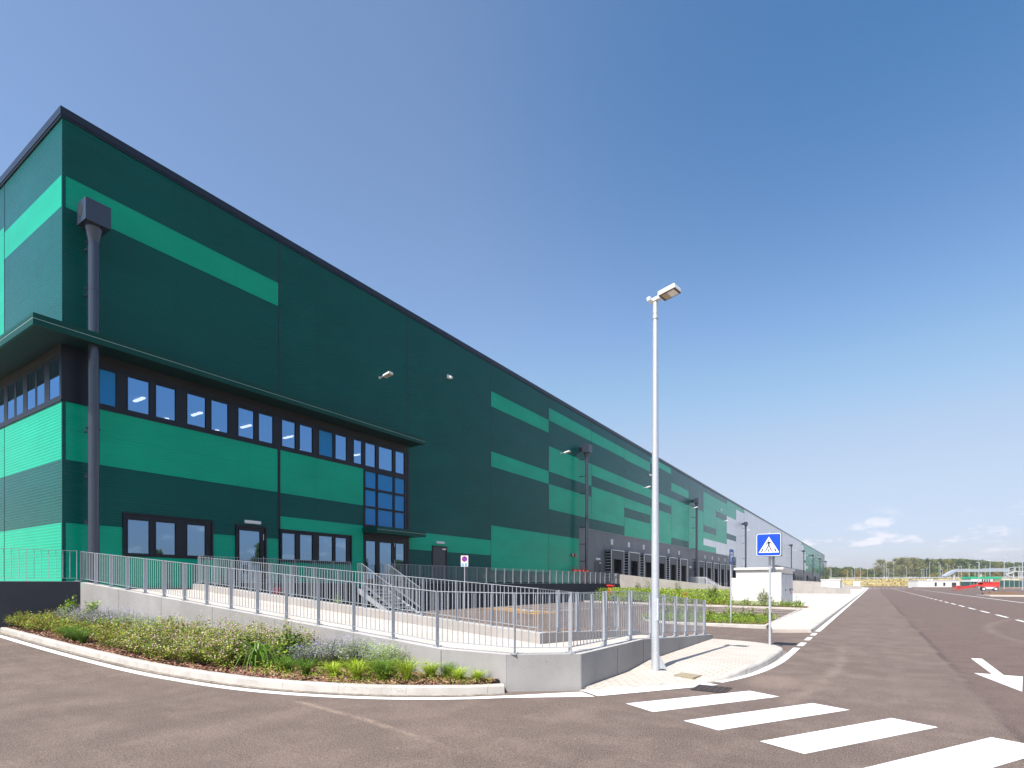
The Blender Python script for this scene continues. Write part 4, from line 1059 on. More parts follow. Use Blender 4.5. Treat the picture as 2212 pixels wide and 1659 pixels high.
for sgn, off in ((1, .004),):
    b = MB(); plate(b, rrect(.58,.58,.045), OC, AX, .004); f = b.build('face', M['signblue2'], t)
    b = MB(); plate(b, rrect(.572,.572,.05), OC, AX, .006); plate(b, rrect(.545,.545,.042), OC, AX, .0075, 1); b.build('border', [M['signwhite'], M['signblue']], f)
    b = MB(); plate(b, [(-.235,-.20), (.245,-.20), (.005,.205)], OC, AX, .009); b.build('triangle', M['signwhite'], f)
    b = MB(); Z = .0105
    plate(b, disc2(-.012,.115,.018), OC, AX, Z)
    plate(b, [(-.004,.083), (.02,.083), (.030,.055), (.022,.0), (.012,-.03), (-.006,-.03), (-.012,0.), (-.024,.055)], OC, AX, Z)
    for pl, w in (([(-.008,.074), (-.045,.030), (-.068,-.005)], .019), ([(.018,.076), (.055,.045), (.062,.005)], .019), ([(.002,-.01), (-.03,-.075), (-.066,-.145)], .024), ([(.008,-.012), (.030,-.07), (.066,-.145)], .024)):
        for q in stroke(pl, w): plate(b, q, OC, AX, Z)
        for q in pl: plate(b, disc2(q[0], q[1], w * .5, 10), OC, AX, Z - .0002)
    for q in ([(-.185,-.178), (-.150,-.178), (-.118,-.095), (-.145,-.095)], [(-.105,-.178), (-.070,-.178), (-.078,-.155), (-.093,-.145)], [(-.012,-.178), (.018,-.178), (.010,-.095), (-.004,-.095)],
              [(.072,-.178), (.108,-.178), (.095,-.145), (.082,-.155)], [(.155,-.178), (.192,-.178), (.150,-.095), (.122,-.095)]): plate(b, q, OC, AX, Z)
    b.build('walking_figure', M['signblack'], f)
b = MB(); b.tube((sx,sy-.03,2.985), (sx,sy-.03,3.03), .035, n=12); b.build('pole_cap', M['galvlight'], t)

# parking sign seen at an angle
px_, py_ = -4.81, 23.5
t = thing('parking_sign', 'narrow blue parking sign with a white P on a thin pole in the planted island', 'sign', (px_, py_, .12))
b = MB(); b.tube((px_,py_,.1), (px_,py_,3.10), .030, n=12); b.build('pole', M['galvlight'], t)
AX2 = Vector((.20, .98, 0)).normalized(); AX2 = Vector((math.cos(math.radians(79)), math.sin(math.radians(79)), 0)); O2 = Vector((px_ + .035, py_ - .01, 2.79))
b = MB(); plate(b, rrect(.40,.60,.04), O2, AX2, .0, 0, .01); f = b.build('face', M['signblue2'], t)
b = MB()
for q in stroke([(-.07,-.19), (-.07,.19)], .055): plate(b, q, O2, AX2, .003)
arc = [(-.05,.165)] + [(.02 + .085 * math.cos(math.radians(a)), .085 + .08 * math.sin(math.radians(a))) for a in range(80, -90, -15)] + [(-.05,.005)]
for q in stroke(arc, .05): plate(b, q, O2, AX2, .003)
b.build('letter', M['signwhite'], f)
b = MB(); plate(b, rrect(.40,.18,.03), O2 + Vector((0,0,-.0)), AX2, -.03, 0, .008); b.build('clamp', M['galv'], t)
# no parking sign
nx, ny = -19.75, 25.33
t = thing('no_parking_sign', 'small white sign with a round no parking symbol in front of the platform railing', 'sign', (nx, ny, .22))
b = MB(); b.tube((nx,ny,.2), (nx,ny,2.9), .028, n=10); b.build('pole', M['galvlight'], t)
AX3 = Vector((math.cos(math.radians(30)), math.sin(math.radians(30)), 0)); O3 = Vector((nx + .02, ny - .035, 3.02))
b = MB(); plate(b, rrect(.42,.63,.02), O3, AX3, 0, 0, .01); f = b.build('panel', M['signwhite'], t)
b = MB(); plate(b, disc2(0,.12,.165), O3, AX3, .004, 0); plate(b, disc2(0,.12,.125), O3, AX3, .006, 1)
for q in stroke([(-.095,.215), (.095,.025)], .035): plate(b, q, O3, AX3, .008, 0)
b.build('no_parking_symbol', [M['red'], M['signblue']], f)
b = MB()
for x in (-.10, .09): plate(b, [(x-.075,-.28), (x+.065,-.28), (x+.065,-.13), (x-.075,-.13)], O3, AX3, .004)
b.build('lower_symbols', simple('sign_light_blue', (.03,.28,.62), .4), f)
b = MB()
for q in stroke([(-.14,-.25), (-.10,-.16), (-.06,-.25)], .02) + stroke([(.05,-.22), (.13,-.22)], .03): plate(b, q, O3, AX3, .006)
b.build('lower_signs', M['signwhite'], f)

# white substation cabin
def cabin(x0, x1, y0, y1, h, z, label, doors=True, group='white cabins of the truck yard'):
    t = thing('cabin', label, 'cabin', (x0, y0, z), group)
    b = MB(); b.box(x0,y0,z,x1,y1,z+h); b.build('wall', [M['wallwhite']], t, bevel=.01)
    b = MB(); b.box(x0-.15,y0-.15,z+h,x1+.15,y1+.15,z+h+.16); b.build('roof', M['wallwhite'], t, bevel=.01)
    if doors:
        n = 3; L = (y1 - y0 - .6) / n
        dm = simple('cabin_door_grey', (.56,.58,.60), .5, .05)
        for i in range(n):
            a = y0 + .35 + i * L
            b = MB(); b.box(x1,a,z+.25,x1+.03,a+L-.25,z+h-.35)
            for k in range(6): b.box(x1+.03,a+.2,z+.45+k*.07,x1+.045,a+L-.45,z+.48+k*.07)
            d = b.build('door', dm, t)
            b = MB(); b.box(x1+.03,a+.1,z+h-.32,x1+.05,a+L-.35,z+h-.27); b.build('vent', M['pipe'], d)
            b = MB(); b.box(x1+.03,a+.35,z+1.4,x1+.036,a+.75,z+1.75); b.build('warning_label', simple('faded_red_label', (.72,.45,.42), .5, .1), d)
            b = MB(); b.box(x1+.03,a+L-.40,z+1.05,x1+.07,a+L-.33,z+1.2); b.build('handle', M['black'], d)
    return t
cb = cabin(-8.52, -5.50, 43.5, 50.2, 2.6, .13, 'white rendered cabin with a flat roof and grey metal doors behind the crossing sign')
for k, (z, m) in enumerate(((.98, 'red'), (1.22, 'signblack'))):
    b = MB(); b.tube((-5.47,48.55,z+.05), (-5.42,48.55,z+.05), .10, n=12); b.build('button', M[m], cb)
b = MB(); b.box(-9.05,44.3,.1,-8.54,44.8,2.15); tag(b.build('gate_pillar', M['wallwhite'], bevel=.01), 'low white pillar attached to the left side of the white cabin', 'pillar')
cabin(-9.0, -5.7, 130, 137, 2.35, .10, 'smaller white cabin in the middle distance beyond the beige yard wall', doors=True)
cabin(-5.6, -3.7, 214, 220, 2.3, .10, 'small white cabin farthest down the yard', doors=False)
# stair and railing beyond the wall
t = thing('dock_stair', 'white railed concrete stair between the two groups of loading docks', 'stair', (-20,80,.1))
b = MB(); b.box(-21.6,79.2,.05,-19.8,80.6,1.56)
for i in range(7): b.box(-19.8+i*.3,79.2,.05,-19.5+i*.3,80.6,1.56-.2*(i+1))
b.build('steps', M['conc_light'], t)
for y in (79.15, 80.65):
    b = MB(); b.bar((-21.6,y,2.66), (-19.8,y,2.66), .05, .03); b.bar((-19.8,y,2.66), (-17.6,y,1.26), .05, .03)
    for i in range(17): b.tube((-21.6+i*.11,y,1.6), (-21.6+i*.11,y,2.66), .012, n=5, caps=False)
    for i in range(20): x = -19.8 + i * .11; z = 1.56 - (x + 19.8) * .636; b.tube((x,y,z), (x,y,z+1.08), .012, n=5, caps=False)
    b.build('handrail', M['whitepaint'], t)
# red post box shaped hose cabinet and a small red hydrant cap
t = thing('hose_cabinet', 'red fire hose cabinet standing at the right end of the dark retaining wall', 'cabinet', (-19.9,46.9,.3))
b = MB(); b.tube((-19.9,46.9,.25), (-19.9,46.9,.9), .05); b.build('post', M['red'], t)
b = MB(); b.box(-20.12,46.7,.84,-19.68,47.1,1.48); b.build('box', M['red'], t, bevel=.02)
b = MB(); b.box(-20.20,46.62,1.48,-19.60,47.18,1.62); b.build('lid', M['red'], t, bevel=.03)
t = thing('hydrant', 'small orange red hydrant top poking out of the hedge', 'hydrant', (-12.3,43.6,.28))
b = MB(); b.tube((-12.3,43.6,.28), (-12.3,43.6,.92), .09, n=12); b.build('body', M['red'], t)
b = MB(); b.tube((-12.3,43.6,.92), (-12.3,43.6,1.0), .14, .05, n=12); b.tube((-12.3,43.6,.80), (-12.3,43.6,.84), .15, n=12); b.build('cap', M['orange'], t)
t = thing('fire_extinguisher', 'small dark red extinguisher case behind the inner railing, left of the metal stair', 'extinguisher', (-19.6,13.4,.2))
b = MB(); b.box(-19.78,13.2,.95,-19.5,13.55,1.55); b.build('case', simple('dark_red_case', (.16,.01,.02), .4), t, bevel=.02)
b = MB(); b.tube((-19.64,13.38,.2), (-19.64,13.38,.95), .03); b.build('post', M['red'], t)
# ---------------------------------------------------------------- planting
random.seed(11)
def leafq(b, c, L, w, m, nrm=None, droop=.0):
    a = random.uniform(0, 6.2832); e = random.uniform(-.5, 1.0)
    d = Vector((math.cos(a) * math.cos(e), math.sin(a) * math.cos(e), math.sin(e)))
    r = d.cross(Vector((random.uniform(-.6,.6), random.uniform(-.6,.6), 1))).normalized() * w / 2
    c = Vector(c); m1 = c + d * L * .5
    b.add([c, m1 + r, c + d * L, m1 - r], [[0, 1, 2, 3]], m)
def bush(label, x, y, z, rx, ry, h, n, leaf, mats, weights, name='shrub', cat='shrub', flower=None, nf=0, fs=.012, stems=10, wisp=0, group=None, dens=1.0, shoots=.25, fup=.5):
    """a shrub: shoots fanning out of the base, leaves along them, flowers near the tips"""
    t = thing(name, label, cat, (x, y, z), group)
    b = MB(); fl = MB(); st = MB()
    sh = []
    for i in range(stems * 4):
        a = random.uniform(0, 6.2832); rr = math.sqrt(random.random())
        tx, ty = x + rx * rr * math.cos(a), y + ry * rr * math.sin(a)
        tz = z + h * (1 - .55 * rr ** 2) * random.uniform(.72, 1.0 + shoots * random.random())
        base = Vector((x + (tx - x) * .25, y + (ty - y) * .25, z)); tip = Vector((tx, ty, tz))
        mid = (base + tip) / 2 + Vector((random.uniform(-.06,.06), random.uniform(-.06,.06), .06 * h))
        sh.append((base, mid, tip))
    def on(s, k): return s[0].lerp(s[1], k * 2) if k < .5 else s[1].lerp(s[2], k * 2 - 1)
    for s in sh[:stems * 2]:
        st.tube(s[0], s[1], .005, .004, n=4, caps=False); st.tube(s[1], s[2], .004, .002, n=4, caps=False)
    for i in range(n):
        s = random.choice(sh); k = random.random() ** .55
        p = on(s, k) + Vector((random.gauss(0, .035), random.gauss(0, .035), random.gauss(0, .03)))
        if p.z < z + .01: p.z = z + .02 + random.random() * .05
        l = leaf * random.uniform(.6, 1.3)
        leafq(b, p, l, l * .5, random.choices(range(len(mats)), weights)[0])
    b.build('foliage', [M[m] for m in mats], t)
    if stems: st.build('stems', M['stem'], t)
    if flower and nf:
        for i in range(nf):
            s = random.choice(sh); k = 1 - (1 - fup) * random.random() ** 1.5
            p = on(s, k) + Vector((random.gauss(0, .03), random.gauss(0, .03), abs(random.gauss(0, .04))))
            for q in range(2): leafq(fl, p, fs * random.uniform(.7, 1.4), fs, 0)
        fl.build('flowers', M[flower], t)
    return t
def spiky(label, x, y, z, r, h, n, mat, w=.008, group=None, flower=None, nf=0, name='perennial', cat='plant', leafy=None, nl=0):
    """thin upright wands fanning from one point, as of lavender-like perennials"""
    t = thing(name, label, cat, (x, y, z), group); b = MB(); fl = MB(); lf = MB()
    for i in range(n):
        a = random.uniform(0, 6.2832); rr = math.sqrt(random.random()) * r; hh = h * random.uniform(.55, 1.08) * (1 - .25 * (rr / r) ** 2)
        p0 = Vector((x + .35 * rr * math.cos(a), y + .35 * rr * math.sin(a), z)); p1 = Vector((x + rr * math.cos(a), y + rr * math.sin(a), z + hh))
        mm = p0.lerp(p1, .5) + Vector((0, 0, .05)); s = Vector((-math.sin(a), math.cos(a), 0)) * w / 2
        b.add([p0 - s, p0 + s, mm + s, mm - s], [[0,1,2,3]]); b.add([mm - s, mm + s, p1], [[0,1,2]])
        if nf:
            for q in range(nf):
                k = random.uniform(.45, 1.0); c = mm.lerp(p1, max(0, k * 2 - 1)) if k > .5 else p0.lerp(mm, k * 2)
                leafq(fl, c + Vector((random.gauss(0,.006), random.gauss(0,.006), 0)), random.uniform(.014,.024), .012, 0)
        for q in range(nl):
            k = random.random() ** .8 * .8; c = p0.lerp(mm, k * 2) if k < .5 else mm.lerp(p1, k * 2 - 1)
            leafq(lf, c + Vector((random.gauss(0,.015), random.gauss(0,.015), 0)), random.uniform(.03,.055), .014, 0)
    b.build('wands', M[mat], t)
    if nf: fl.build('flowers', M[flower], t)
    if nl: lf.build('foliage', M[leafy], t)
    return t
def tuft(label, x, y, z, r, h, n, mat, w=.012, group=None, name='perennial', cat='plant', up=.5):
    t = thing(name, label, cat, (x, y, z), group); b = MB()
    for i in range(n):
        a = random.uniform(0, 6.2832); ll = random.uniform(.5, 1.05); d = Vector((math.cos(a), math.sin(a), 0)); s = Vector((-d.y, d.x, 0)) * w / 2
        reach = r * ll * random.uniform(.3, 1.0); top = h * ll
        o = Vector((x + random.gauss(0,.02), y + random.gauss(0,.02), z)); k = 4; pr = None
        for j in range(k + 1):
            u = j / k; p = o + d * reach * u ** 1.3 + Vector((0, 0, top * math.sin(u * math.pi * up + u * .0)))
            ww = s * (1 - u * .85)
            if pr: b.add([pr[0] - pr[1], pr[0] + pr[1], p + ww, p - ww], [[0,1,2,3]])
            pr = (p, ww)
    b.build('leaves', M[mat], t); return t

ZB = .14
def zs_(x): return ZB + rz(x)
# the near bed, from left to right
def bx(u4, Y): return x_at((u4 * 1000 / 2212) / 1.736, Y)
lau = [('leftmost', 240, .60), ('second', 350, .50), ('third', 470, .56), ('fourth', 600, .66), ('fifth, before the pale wall', 765, .62)]
for k, (w_, u4, h) in enumerate(lau):
    x_ = bx(u4, 6.9)
    bush('dark glossy laurel shrub at the foot of the dark wall, ' + w_, x_, 6.85, zs_(x_) + .05, .40, .26, h + .26, 1300, .080, ['leaf_green','leaf_dark','leaf_lime'], [5,2,4], stems=6, group='laurel shrubs at the left end of the bed', shoots=.15)
for k, (x, y, r, h) in enumerate(((-20.6,5.95,.50,.42), (-19.7,5.98,.55,.45), (-18.8,6.0,.55,.44), (-17.9,6.1,.5,.40), (-20.6,6.5,.55,.52), (-21.2,5.9,.4,.42), (-19.2,6.65,.6,.52), (-18.1,6.6,.5,.46))):
    bush('low olive and bronze leaved shrub by the kerb at the left end of the bed', x, y, zs_(x), r + .25, .52, h + .06, 2100, .046, ['leaf_olive','leaf_green','leaf_bronze','leaf_lime','leaf_dark'], [4,4,2.5,3,1], flower='petal_pink', nf=40, stems=12, group='low shrubs at the left end of the bed')
per = [(650, .72, 'leftmost'), (790, .80, 'second'), (930, .82, 'third'), (1070, .80, 'fourth'), (1220, .74, 'fifth'), (1390, .70, 'sixth'), (1560, .64, 'seventh')]
for k, (u4, h, w_) in enumerate(per):
    x_ = bx(u4, 6.75)
    spiky('hazy grey green perennial with violet wands by the ramp wall, ' + w_ + ' of seven', x_, 6.75, zs_(x_), .62 if k < 6 else .5, h + .02, 430, 'leaf_grey', .008, group='hazy perennials against the ramp wall', flower='petal_violet', nf=9 if k < 4 else 3, leafy='leaf_grey' if k < 3 else 'leaf_greylime', nl=7)
for k, (x, y) in enumerate(((-17.3,5.72), (-16.7,5.66), (-16.1,5.62))):
    tuft('grassy bright green tuft at the kerb near the left, ' + ('first', 'second', 'third')[k] + ' of three', x, y, zs_(x), .52, .34, 330, 'leaf_green', .013, group='grassy tufts on the left')
main = [(-16.0,6.15,.60,.58), (-15.2,6.0,.6,.62), (-14.4,6.0,.6,.66), (-13.6,5.9,.58,.68), (-12.8,5.85,.56,.70), (-12.1,5.85,.54,.66), (-11.4,5.85,.52,.64), (-10.8,5.95,.48,.62), (-10.25,6.05,.44,.60), (-9.85,6.35,.42,.58),
        (-14.0,6.6,.55,.80), (-13.1,6.55,.55,.82), (-12.2,6.5,.55,.80), (-11.3,6.55,.52,.80), (-10.5,6.65,.5,.80), (-9.8,6.9,.45,.78)]
wn = ['1st', '2nd', '3rd', '4th', '5th', '6th', '7th', '8th', '9th', '10th']
for k, (x, y, r, h) in enumerate(main):
    f = min(1, max(0, (x + 15.5) / 3.5)); rear = k >= 10
    lb = ('taller shrub in the rear row behind the pink flowering shrubs, ' + wn[k - 10] + ' from the left') if rear else ('small leaved olive shrub with pale pink flowers behind the kerb, ' + wn[k] + ' from the left')
    bush(lb, x, y - (0 if rear else .10), zs_(x), r + .20, .54, h + .02, 2700, .046, ['leaf_olive','leaf_green','leaf_bronze','leaf_lime','leaf_dark'],
         [4,4,2.2 - 1.4 * f,3.5,1.5], flower='petal_pink', nf=int(60 + 480 * f), fs=.020, stems=14, group='flowering shrubs behind the kerb', shoots=.22, fup=.35)
for k, (x, y) in enumerate(((-12.2,6.95), (-11.3,6.95), (-10.4,6.95), (-9.6,6.95))):
    spiky('airy clump of straw coloured stems with tiny pale flowers in front of the wall', x, y, zs_(x), .55, 1.02, 80, 'straw', .004, group='airy flower stems', flower='petal_pink', nf=3)
bush('glossy broad leaved shrub left of the arching grass', -10.0, 6.15, ZB, .40, .34, .60, 1100, .066, ['leaf_green','leaf_dark','leaf_lime'], [5,3,3], stems=8, shoots=.35)
bush('glossy dark green shrub just behind the arching grass', -9.30, 6.55, ZB, .46, .36, .70, 1400, .070, ['leaf_green','leaf_dark','leaf_lime'], [5,3,3], stems=8, shoots=.3)
tuft('arching broad bladed grass bending over the kerb', -9.40, 5.95, ZB, .92, .50, 44, 'leaf_green', .042, name='ornamental_grass', cat='grass', up=.97)
for k, (x, y, r, h, m, nfl, l) in enumerate(((-8.8,6.65,.46,.52,'leaf_grey',5,'leftmost'), (-8.3,6.85,.52,.66,'leaf_grey',6,'second'), (-7.75,6.9,.52,.68,'leaf_grey',6,'third'), (-7.2,6.92,.50,.60,'leaf_greylime',5,'rightmost and greenest'))):
    spiky('feathery perennial with violet wands right of the arching grass, ' + l + ' of four', x, y, ZB, r, h, 460, m, .007, group='violet perennials right of the arching grass', flower='petal_violet', nf=nfl, leafy='leaf_grey' if k < 2 else 'leaf_greylime', nl=9)
tf = [(-8.05,5.98,.30), (-7.55,6.12,.27), (-7.0,6.17,.34), (-6.62,6.36,.38), (-6.28,6.55,.38), (-6.05,6.85,.30), (-5.82,7.0,.27), (-5.55,6.95,.24), (-5.30,7.12,.20), (-8.6,6.0,.26), (-6.9,6.6,.30), (-7.4,6.5,.28), (-8.9,6.1,.3)]
for k, (x, y, h) in enumerate(tf):
    h *= 1.15; t = tuft('low lime green feathery tuft on the bark mulch at the right tip of the bed', x, y, ZB, h * 1.35, h * .85, 230, 'leaf_lime' if k % 3 else 'leaf_green', .010, group='lime green tufts at the tip of the bed', up=.6)
    bb = MB()
    for q in range(420):
        a = random.uniform(0, 6.28); rr = math.sqrt(random.random()) * h * 1.2
        leafq(bb, (x + rr * math.cos(a), y + rr * math.sin(a), ZB + random.random() * h * (.8 - .5 * rr / h)), .042, .007, 0)
    bb.build('foliage', M['leaf_lime'], t)

def cover(label, pts_fn, n, leaf, mats, weights, name='ground_cover', h=.25, z=.14):
    b = MB()
    for i in range(n):
        x, y, hh, zz = pts_fn()
        leafq(b, (x, y, zz + random.random() * hh * h), leaf * random.uniform(.7,1.4), leaf * .45, random.choices(range(len(mats)), weights)[0])
    return tag(b.build(name, [M[m] for m in mats]), label, 'ground cover', kind='stuff')
# self sown growth between the planted shrubs
def weed_pt():
    while True:
        x = random.uniform(-20.8,-6.2); y0 = bedfront(x) + .05
        if y0 > 7.1: continue
        y = y0 + (7.25 - y0) * random.random()
        if math.sin(x * 5.1 + y * 3.7) + math.sin(x * 2.3 - y * 4.9) < .45: continue
        return x, y, 1, ZB + rz(x) + .01
cover('loose self sown weeds and seedlings between the shrubs of the curved bed', weed_pt, 5200, .045, ['leaf_green','leaf_olive','leaf_lime','leaf_bronze'], [4,3,3,1], h=.20)
# planted island by the parking sign
def isl_pt():
    while True:
        x, y = random.uniform(-8.9,-3.6), random.uniform(22.8,27.6)
        if y < 24.2 and x < -7.2 and (x + 7.2) ** 2 + (y - 24.4) ** 2 > 2.4: continue
        return x, y, 1, .13
cover('bright green ground cover carpeting the planted island beside the parking sign', isl_pt, 15000, .06, ['leaf_green','leaf_lime','leaf_dark'], [5,4,1], h=.22)
isd = [(-6.66,26.0,.45), (-6.15,25.6,.52), (-5.15,25.2,.70), (-5.6,26.5,.42), (-4.84,26.6,.48), (-4.41,26.0,.5), (-7.6,25.6,.75), (-8.0,24.9,.85), (-7.3,26.4,.6), (-8.3,26.3,.6), (-4.0,26.8,.4), (-6.0,24.6,.35)]
for k, (x, y, h) in enumerate(isd):
    bush('young leafy rose like shrub in the planted island', x, y, .14, .30, .3, h, 230, .085, ['leaf_green','leaf_lime','leaf_olive'], [5,3,2], flower='petal_pink', nf=14, fs=.03, stems=5, group='young shrubs in the planted island', shoots=.6)
# hedge and shrubs below the beige wall
def hedge_pt():
    x = random.uniform(-19.4,-8.9); y = random.uniform(40.9,50.2); return x, y, (1.0 if y > 42.3 else .55), zb(x)
cover('dense yellow green hedge of low plants filling the bed below the beige wall', hedge_pt, 26000, .12, ['leaf_lime','leaf_green','leaf_olive'], [6,4,1], name='hedge_planting', h=1.0)
def front_pt():
    x = random.uniform(-8.8,-3.9); y = random.uniform(40.9,43.1); return x, y, 1, zb(x)
cover('low green planting in front of the white cabin', front_pt, 4200, .085, ['leaf_green','leaf_lime','leaf_olive'], [5,3,2], h=.30)
hs = [(-17.9,48.5,1.95,.4,'leftmost'), (-17.0,48.3,1.9,.45,'second from the left'), (-14.0,47.5,1.85,.35,'third, right of the lamp post'), (-10.35,44.2,1.55,.55,'fourth, left of the parking sign'), (-6.45,42.3,1.30,.62,'rounded one in front of the white cabin')]
for x, y, h, r, l in hs:
    bush('upright dark shrub standing above the hedge, ' + l, x, y, zb(x), r, r, h - .1, 1100 if r > .5 else 480, .10, ['leaf_dark','leaf_green','leaf_olive'] if r < .6 else ['leaf_olive','leaf_green','leaf_dark'], [5,3,1] if r < .6 else [4,4,2], stems=8, group='upright shrubs above the hedge', shoots=.3)
for k, (x, y, h) in enumerate(((-7.75,42.2,.5), (-7.45,42.0,.6), (-5.9,42.2,.6), (-5.3,42.3,.55), (-4.9,42.1,.5), (-4.5,42.4,.6), (-4.2,42.0,.45))):
    bush('small sprig of a shrub in front of the white cabin', x, y, .14, .22, .22, h, 90, .10, ['leaf_green','leaf_olive'], [3,2], stems=4, group='sprigs in front of the white cabin', shoots=.6)
bush('pale green bushy plant between the stair and the inner railing', -17.6, 14.6, .2, .55, .5, 1.15, 420, .09, ['leaf_lime','leaf_green'], [3,2], stems=7)
def strip_pt():
    x = random.uniform(-19.8,-9.2); y = random.uniform(10.9,11.8) + .0; return x, y, 1, lotz(x)
cover('thin strip of weeds between the ramp wall and the parking court', strip_pt, 2600, .08, ['leaf_green','leaf_olive','leaf_lime'], [3,3,2], h=.35)

# ---------------------------------------------------------------- far background
# embankment with dry grass behind the far junction
random.seed(8)
b = MB(); prof2 = [(-8,0,.02), (392,0,0), (398,0,.35), (405,0,.9), (425,0,2.6), (455,0,4.9), (470,0,5.2), (900,0,5.5)]
def emb(y):
    for (a, _, za), (c, _, zc) in zip(prof2[1:], prof2[2:]):
        if a <= y <= c: return za + (zc - za) * (y - a) / (c - a)
    return 0 if y < 392 else 5.5
xs2 = [-700 + 14 * i for i in range(101)]; yy = [392,395,398,402,408,415,425,435,445,455,470,520,900]
for i in range(len(xs2) - 1):
    for j in range(len(yy) - 1):
        def Q(x, y): return (x, y, emb(y) + (.5 * math.sin(x * .13 + y * .2) * min(1, (y - 392) / 15)) - .03)
        b.quad(Q(xs2[i], yy[j]), Q(xs2[i+1], yy[j]), Q(xs2[i+1], yy[j+1]), Q(xs2[i], yy[j+1]))
struct(b, 'embankment', M['drygrass'])
b = MB(); b.box(-8,388,0,90,390.5,.45); b.prism([(14,300),(120,362),(120,366),(14,303)], -.02, .3)
tag(b.build('earth_bank', M['earth']), 'low bank of bare brown earth along the far side of the junction', 'earth bank')
b = MB(); b.prism([(13.2,98.5), (60,98.5), (60,109), (12.4,104)], -.02, .14); struct(b, 'traffic_island', M['screed'])
b = MB()
for i in range(60):
    x = 13.5 + i * .8; b.box(x,106.2,.1,x+.8,107.6 + .3*math.sin(i),.42 + .16 * math.sin(i * .7) + .06 * math.sin(i * 2.3))
tag(b.build('earth_bank', M['earth']), 'thin ridge of brown earth lying on the traffic island at the right edge', 'earth bank')
# dry scrub on the slope
def dry_pt():
    x = random.uniform(-90,140); y = random.uniform(396,452); return x, y, 1, emb(y)
bq = MB()
for i in range(9000):
    x, y, _, z_ = dry_pt(); k = .8 if random.random() < .7 else 1.5
    if math.sin(x * .11) + math.sin(y * .3 + x * .05) < -.3: k *= .4
    for q in range(1): leafq(bq, (x, y, z_ + random.random() * .5), k, .5 * k, random.choices((0,1,2,3), (2,5,3,2))[0])
tag(bq.build('dry_scrub', [M['leaf_yellow'], leafm('leaf_straw', (.50,.36,.16)), M['leaf_olive'], leafm('leaf_rust', (.30,.16,.08))]), 'yellow and straw coloured scrub growing over the embankment slope', 'scrub', kind='stuff')
# guard rail
t = thing('guard_rail', 'long pale steel guard rail running along the top of the embankment', 'guard rail', (0,452,5))
b = MB(); b.box(-120,452,5.70,170,452.2,5.86); b.box(-120,452,6.15,170,452.15,6.24); b.build('beam', M['whitepaint'], t)
b = MB()
for i in range(73): b.box(-120+i*4,452.2,4.5,-119.8+i*4,452.3,6.3)
b.build('posts', M['galvlight'], t)

# trees
def make_tree(name, label, h, r, mats, weights, n, leaf, seed, bare=0, lo=.22, lobes=26, group=None):
    random.seed(seed); t = thing(name, label, 'tree', (0, 0, 0), group)
    b = MB(); pts = [Vector((0,0,-.5))]
    for i in range(1, 5): pts.append(Vector((random.gauss(0,.12) * i * .4, random.gauss(0,.12) * i * .4, h * .85 * i / 4)))
    R0 = h * .018 + .08
    for i in range(4): b.tube(pts[i], pts[i+1], R0 * (1 - i * .22), R0 * (1 - (i + 1) * .22), n=7, caps=False)
    cl = []
    for i in range(lobes):
        z = h * (lo + (1 - lo) * random.random() ** .8); u = (z / h - lo) / (1 - lo)
        prof = math.sin(math.pi * min(1, .18 + u * .80)) ** .7
        a = random.uniform(0, 6.2832); rr = r * prof * random.uniform(.35, .95)
        c = Vector((rr * math.cos(a), rr * math.sin(a), z)); s = r * random.uniform(.22, .38)
        k = min(3, int(max(.05, z / h - .2) / .85 * 4)); o = pts[k].lerp(pts[k+1], .5)
        m_ = o.lerp(c, .55) + Vector((0, 0, .06 * h))
        b.tube(o, m_, R0 * .30, R0 * .2, n=5, caps=False); b.tube(m_, c, R0 * .2, R0 * .08, n=4, caps=False)
        cl.append((c, s))
    tr = b.build('trunk', M['trunk'], t); f = MB()
    for i in range(n):
        c, s = random.choice(cl); d = Vector((random.gauss(0,1), random.gauss(0,1), random.gauss(0,1))).normalized() * s * random.random() ** .35
        d.z *= .8; mi = random.choices(range(len(mats)), weights)[0]
        leafq(f, c + d, leaf * random.uniform(.6,1.4), leaf * .7, mi)
    f.build('crown', [M[m] for m in mats], t); return t
TR = {
 'a': make_tree('tree', 'green broad leaved tree in the far wood', 13, 4.6, ['leaf_wood','leaf_wooddk','leaf_olive'], [5,3,2], 2600, .75, 1),
 'b': make_tree('tree', 'darker green tree in the far wood', 13, 4.2, ['leaf_wooddk','leaf_wood'], [4,4], 2600, .75, 2),
 'c': make_tree('tree', 'yellowish green tree in the far wood', 12, 4.0, ['leaf_olive','leaf_wood','leaf_yellow'], [4,4,1.4], 2200, .75, 3),
 'p': make_tree('poplar_tree', 'tall thin leaved poplar with pale branches', 20, 6.6, ['leaf_poplar','leaf_olive','leaf_wood'], [6,2,1], 3300, .72, 4, lo=.25, lobes=40),
 's': make_tree('bush', 'rounded green bush on the embankment', 5.5, 3.0, ['leaf_wood','leaf_olive','leaf_lime'], [5,2,1], 1300, .6, 5, lo=.1, lobes=16),
 'y': make_tree('bush', 'yellow leaved small tree on the embankment', 8, 3.3, ['leaf_yellow','leaf_olive'], [4,3], 1300, .6, 6, lo=.15, lobes=18),
}
used = set()
def put(k, u, v, depth, label, zbase=None, hh=None, rz=None, grp='trees of the far wood'):
    X, Y, Z = far(u, v, depth); zb_ = emb(Y) if zbase is None else zbase
    H0 = {'a':13,'b':13,'c':12,'p':20,'s':5.5,'y':8}[k]; s = (Z - zb_) / H0
    first = k not in used; used.add(k)
    t = place(TR[k], first, (X, Y, zb_ - .3), random.uniform(0, 6.28) if rz is None else rz, (s * random.uniform(1.0,1.25), s * random.uniform(1.0,1.25), s), label=label, group=grp)
    return t
random.seed(21)
def ul(x, reg=3040, w=400): return (reg + x * w / 2212) / 1.736
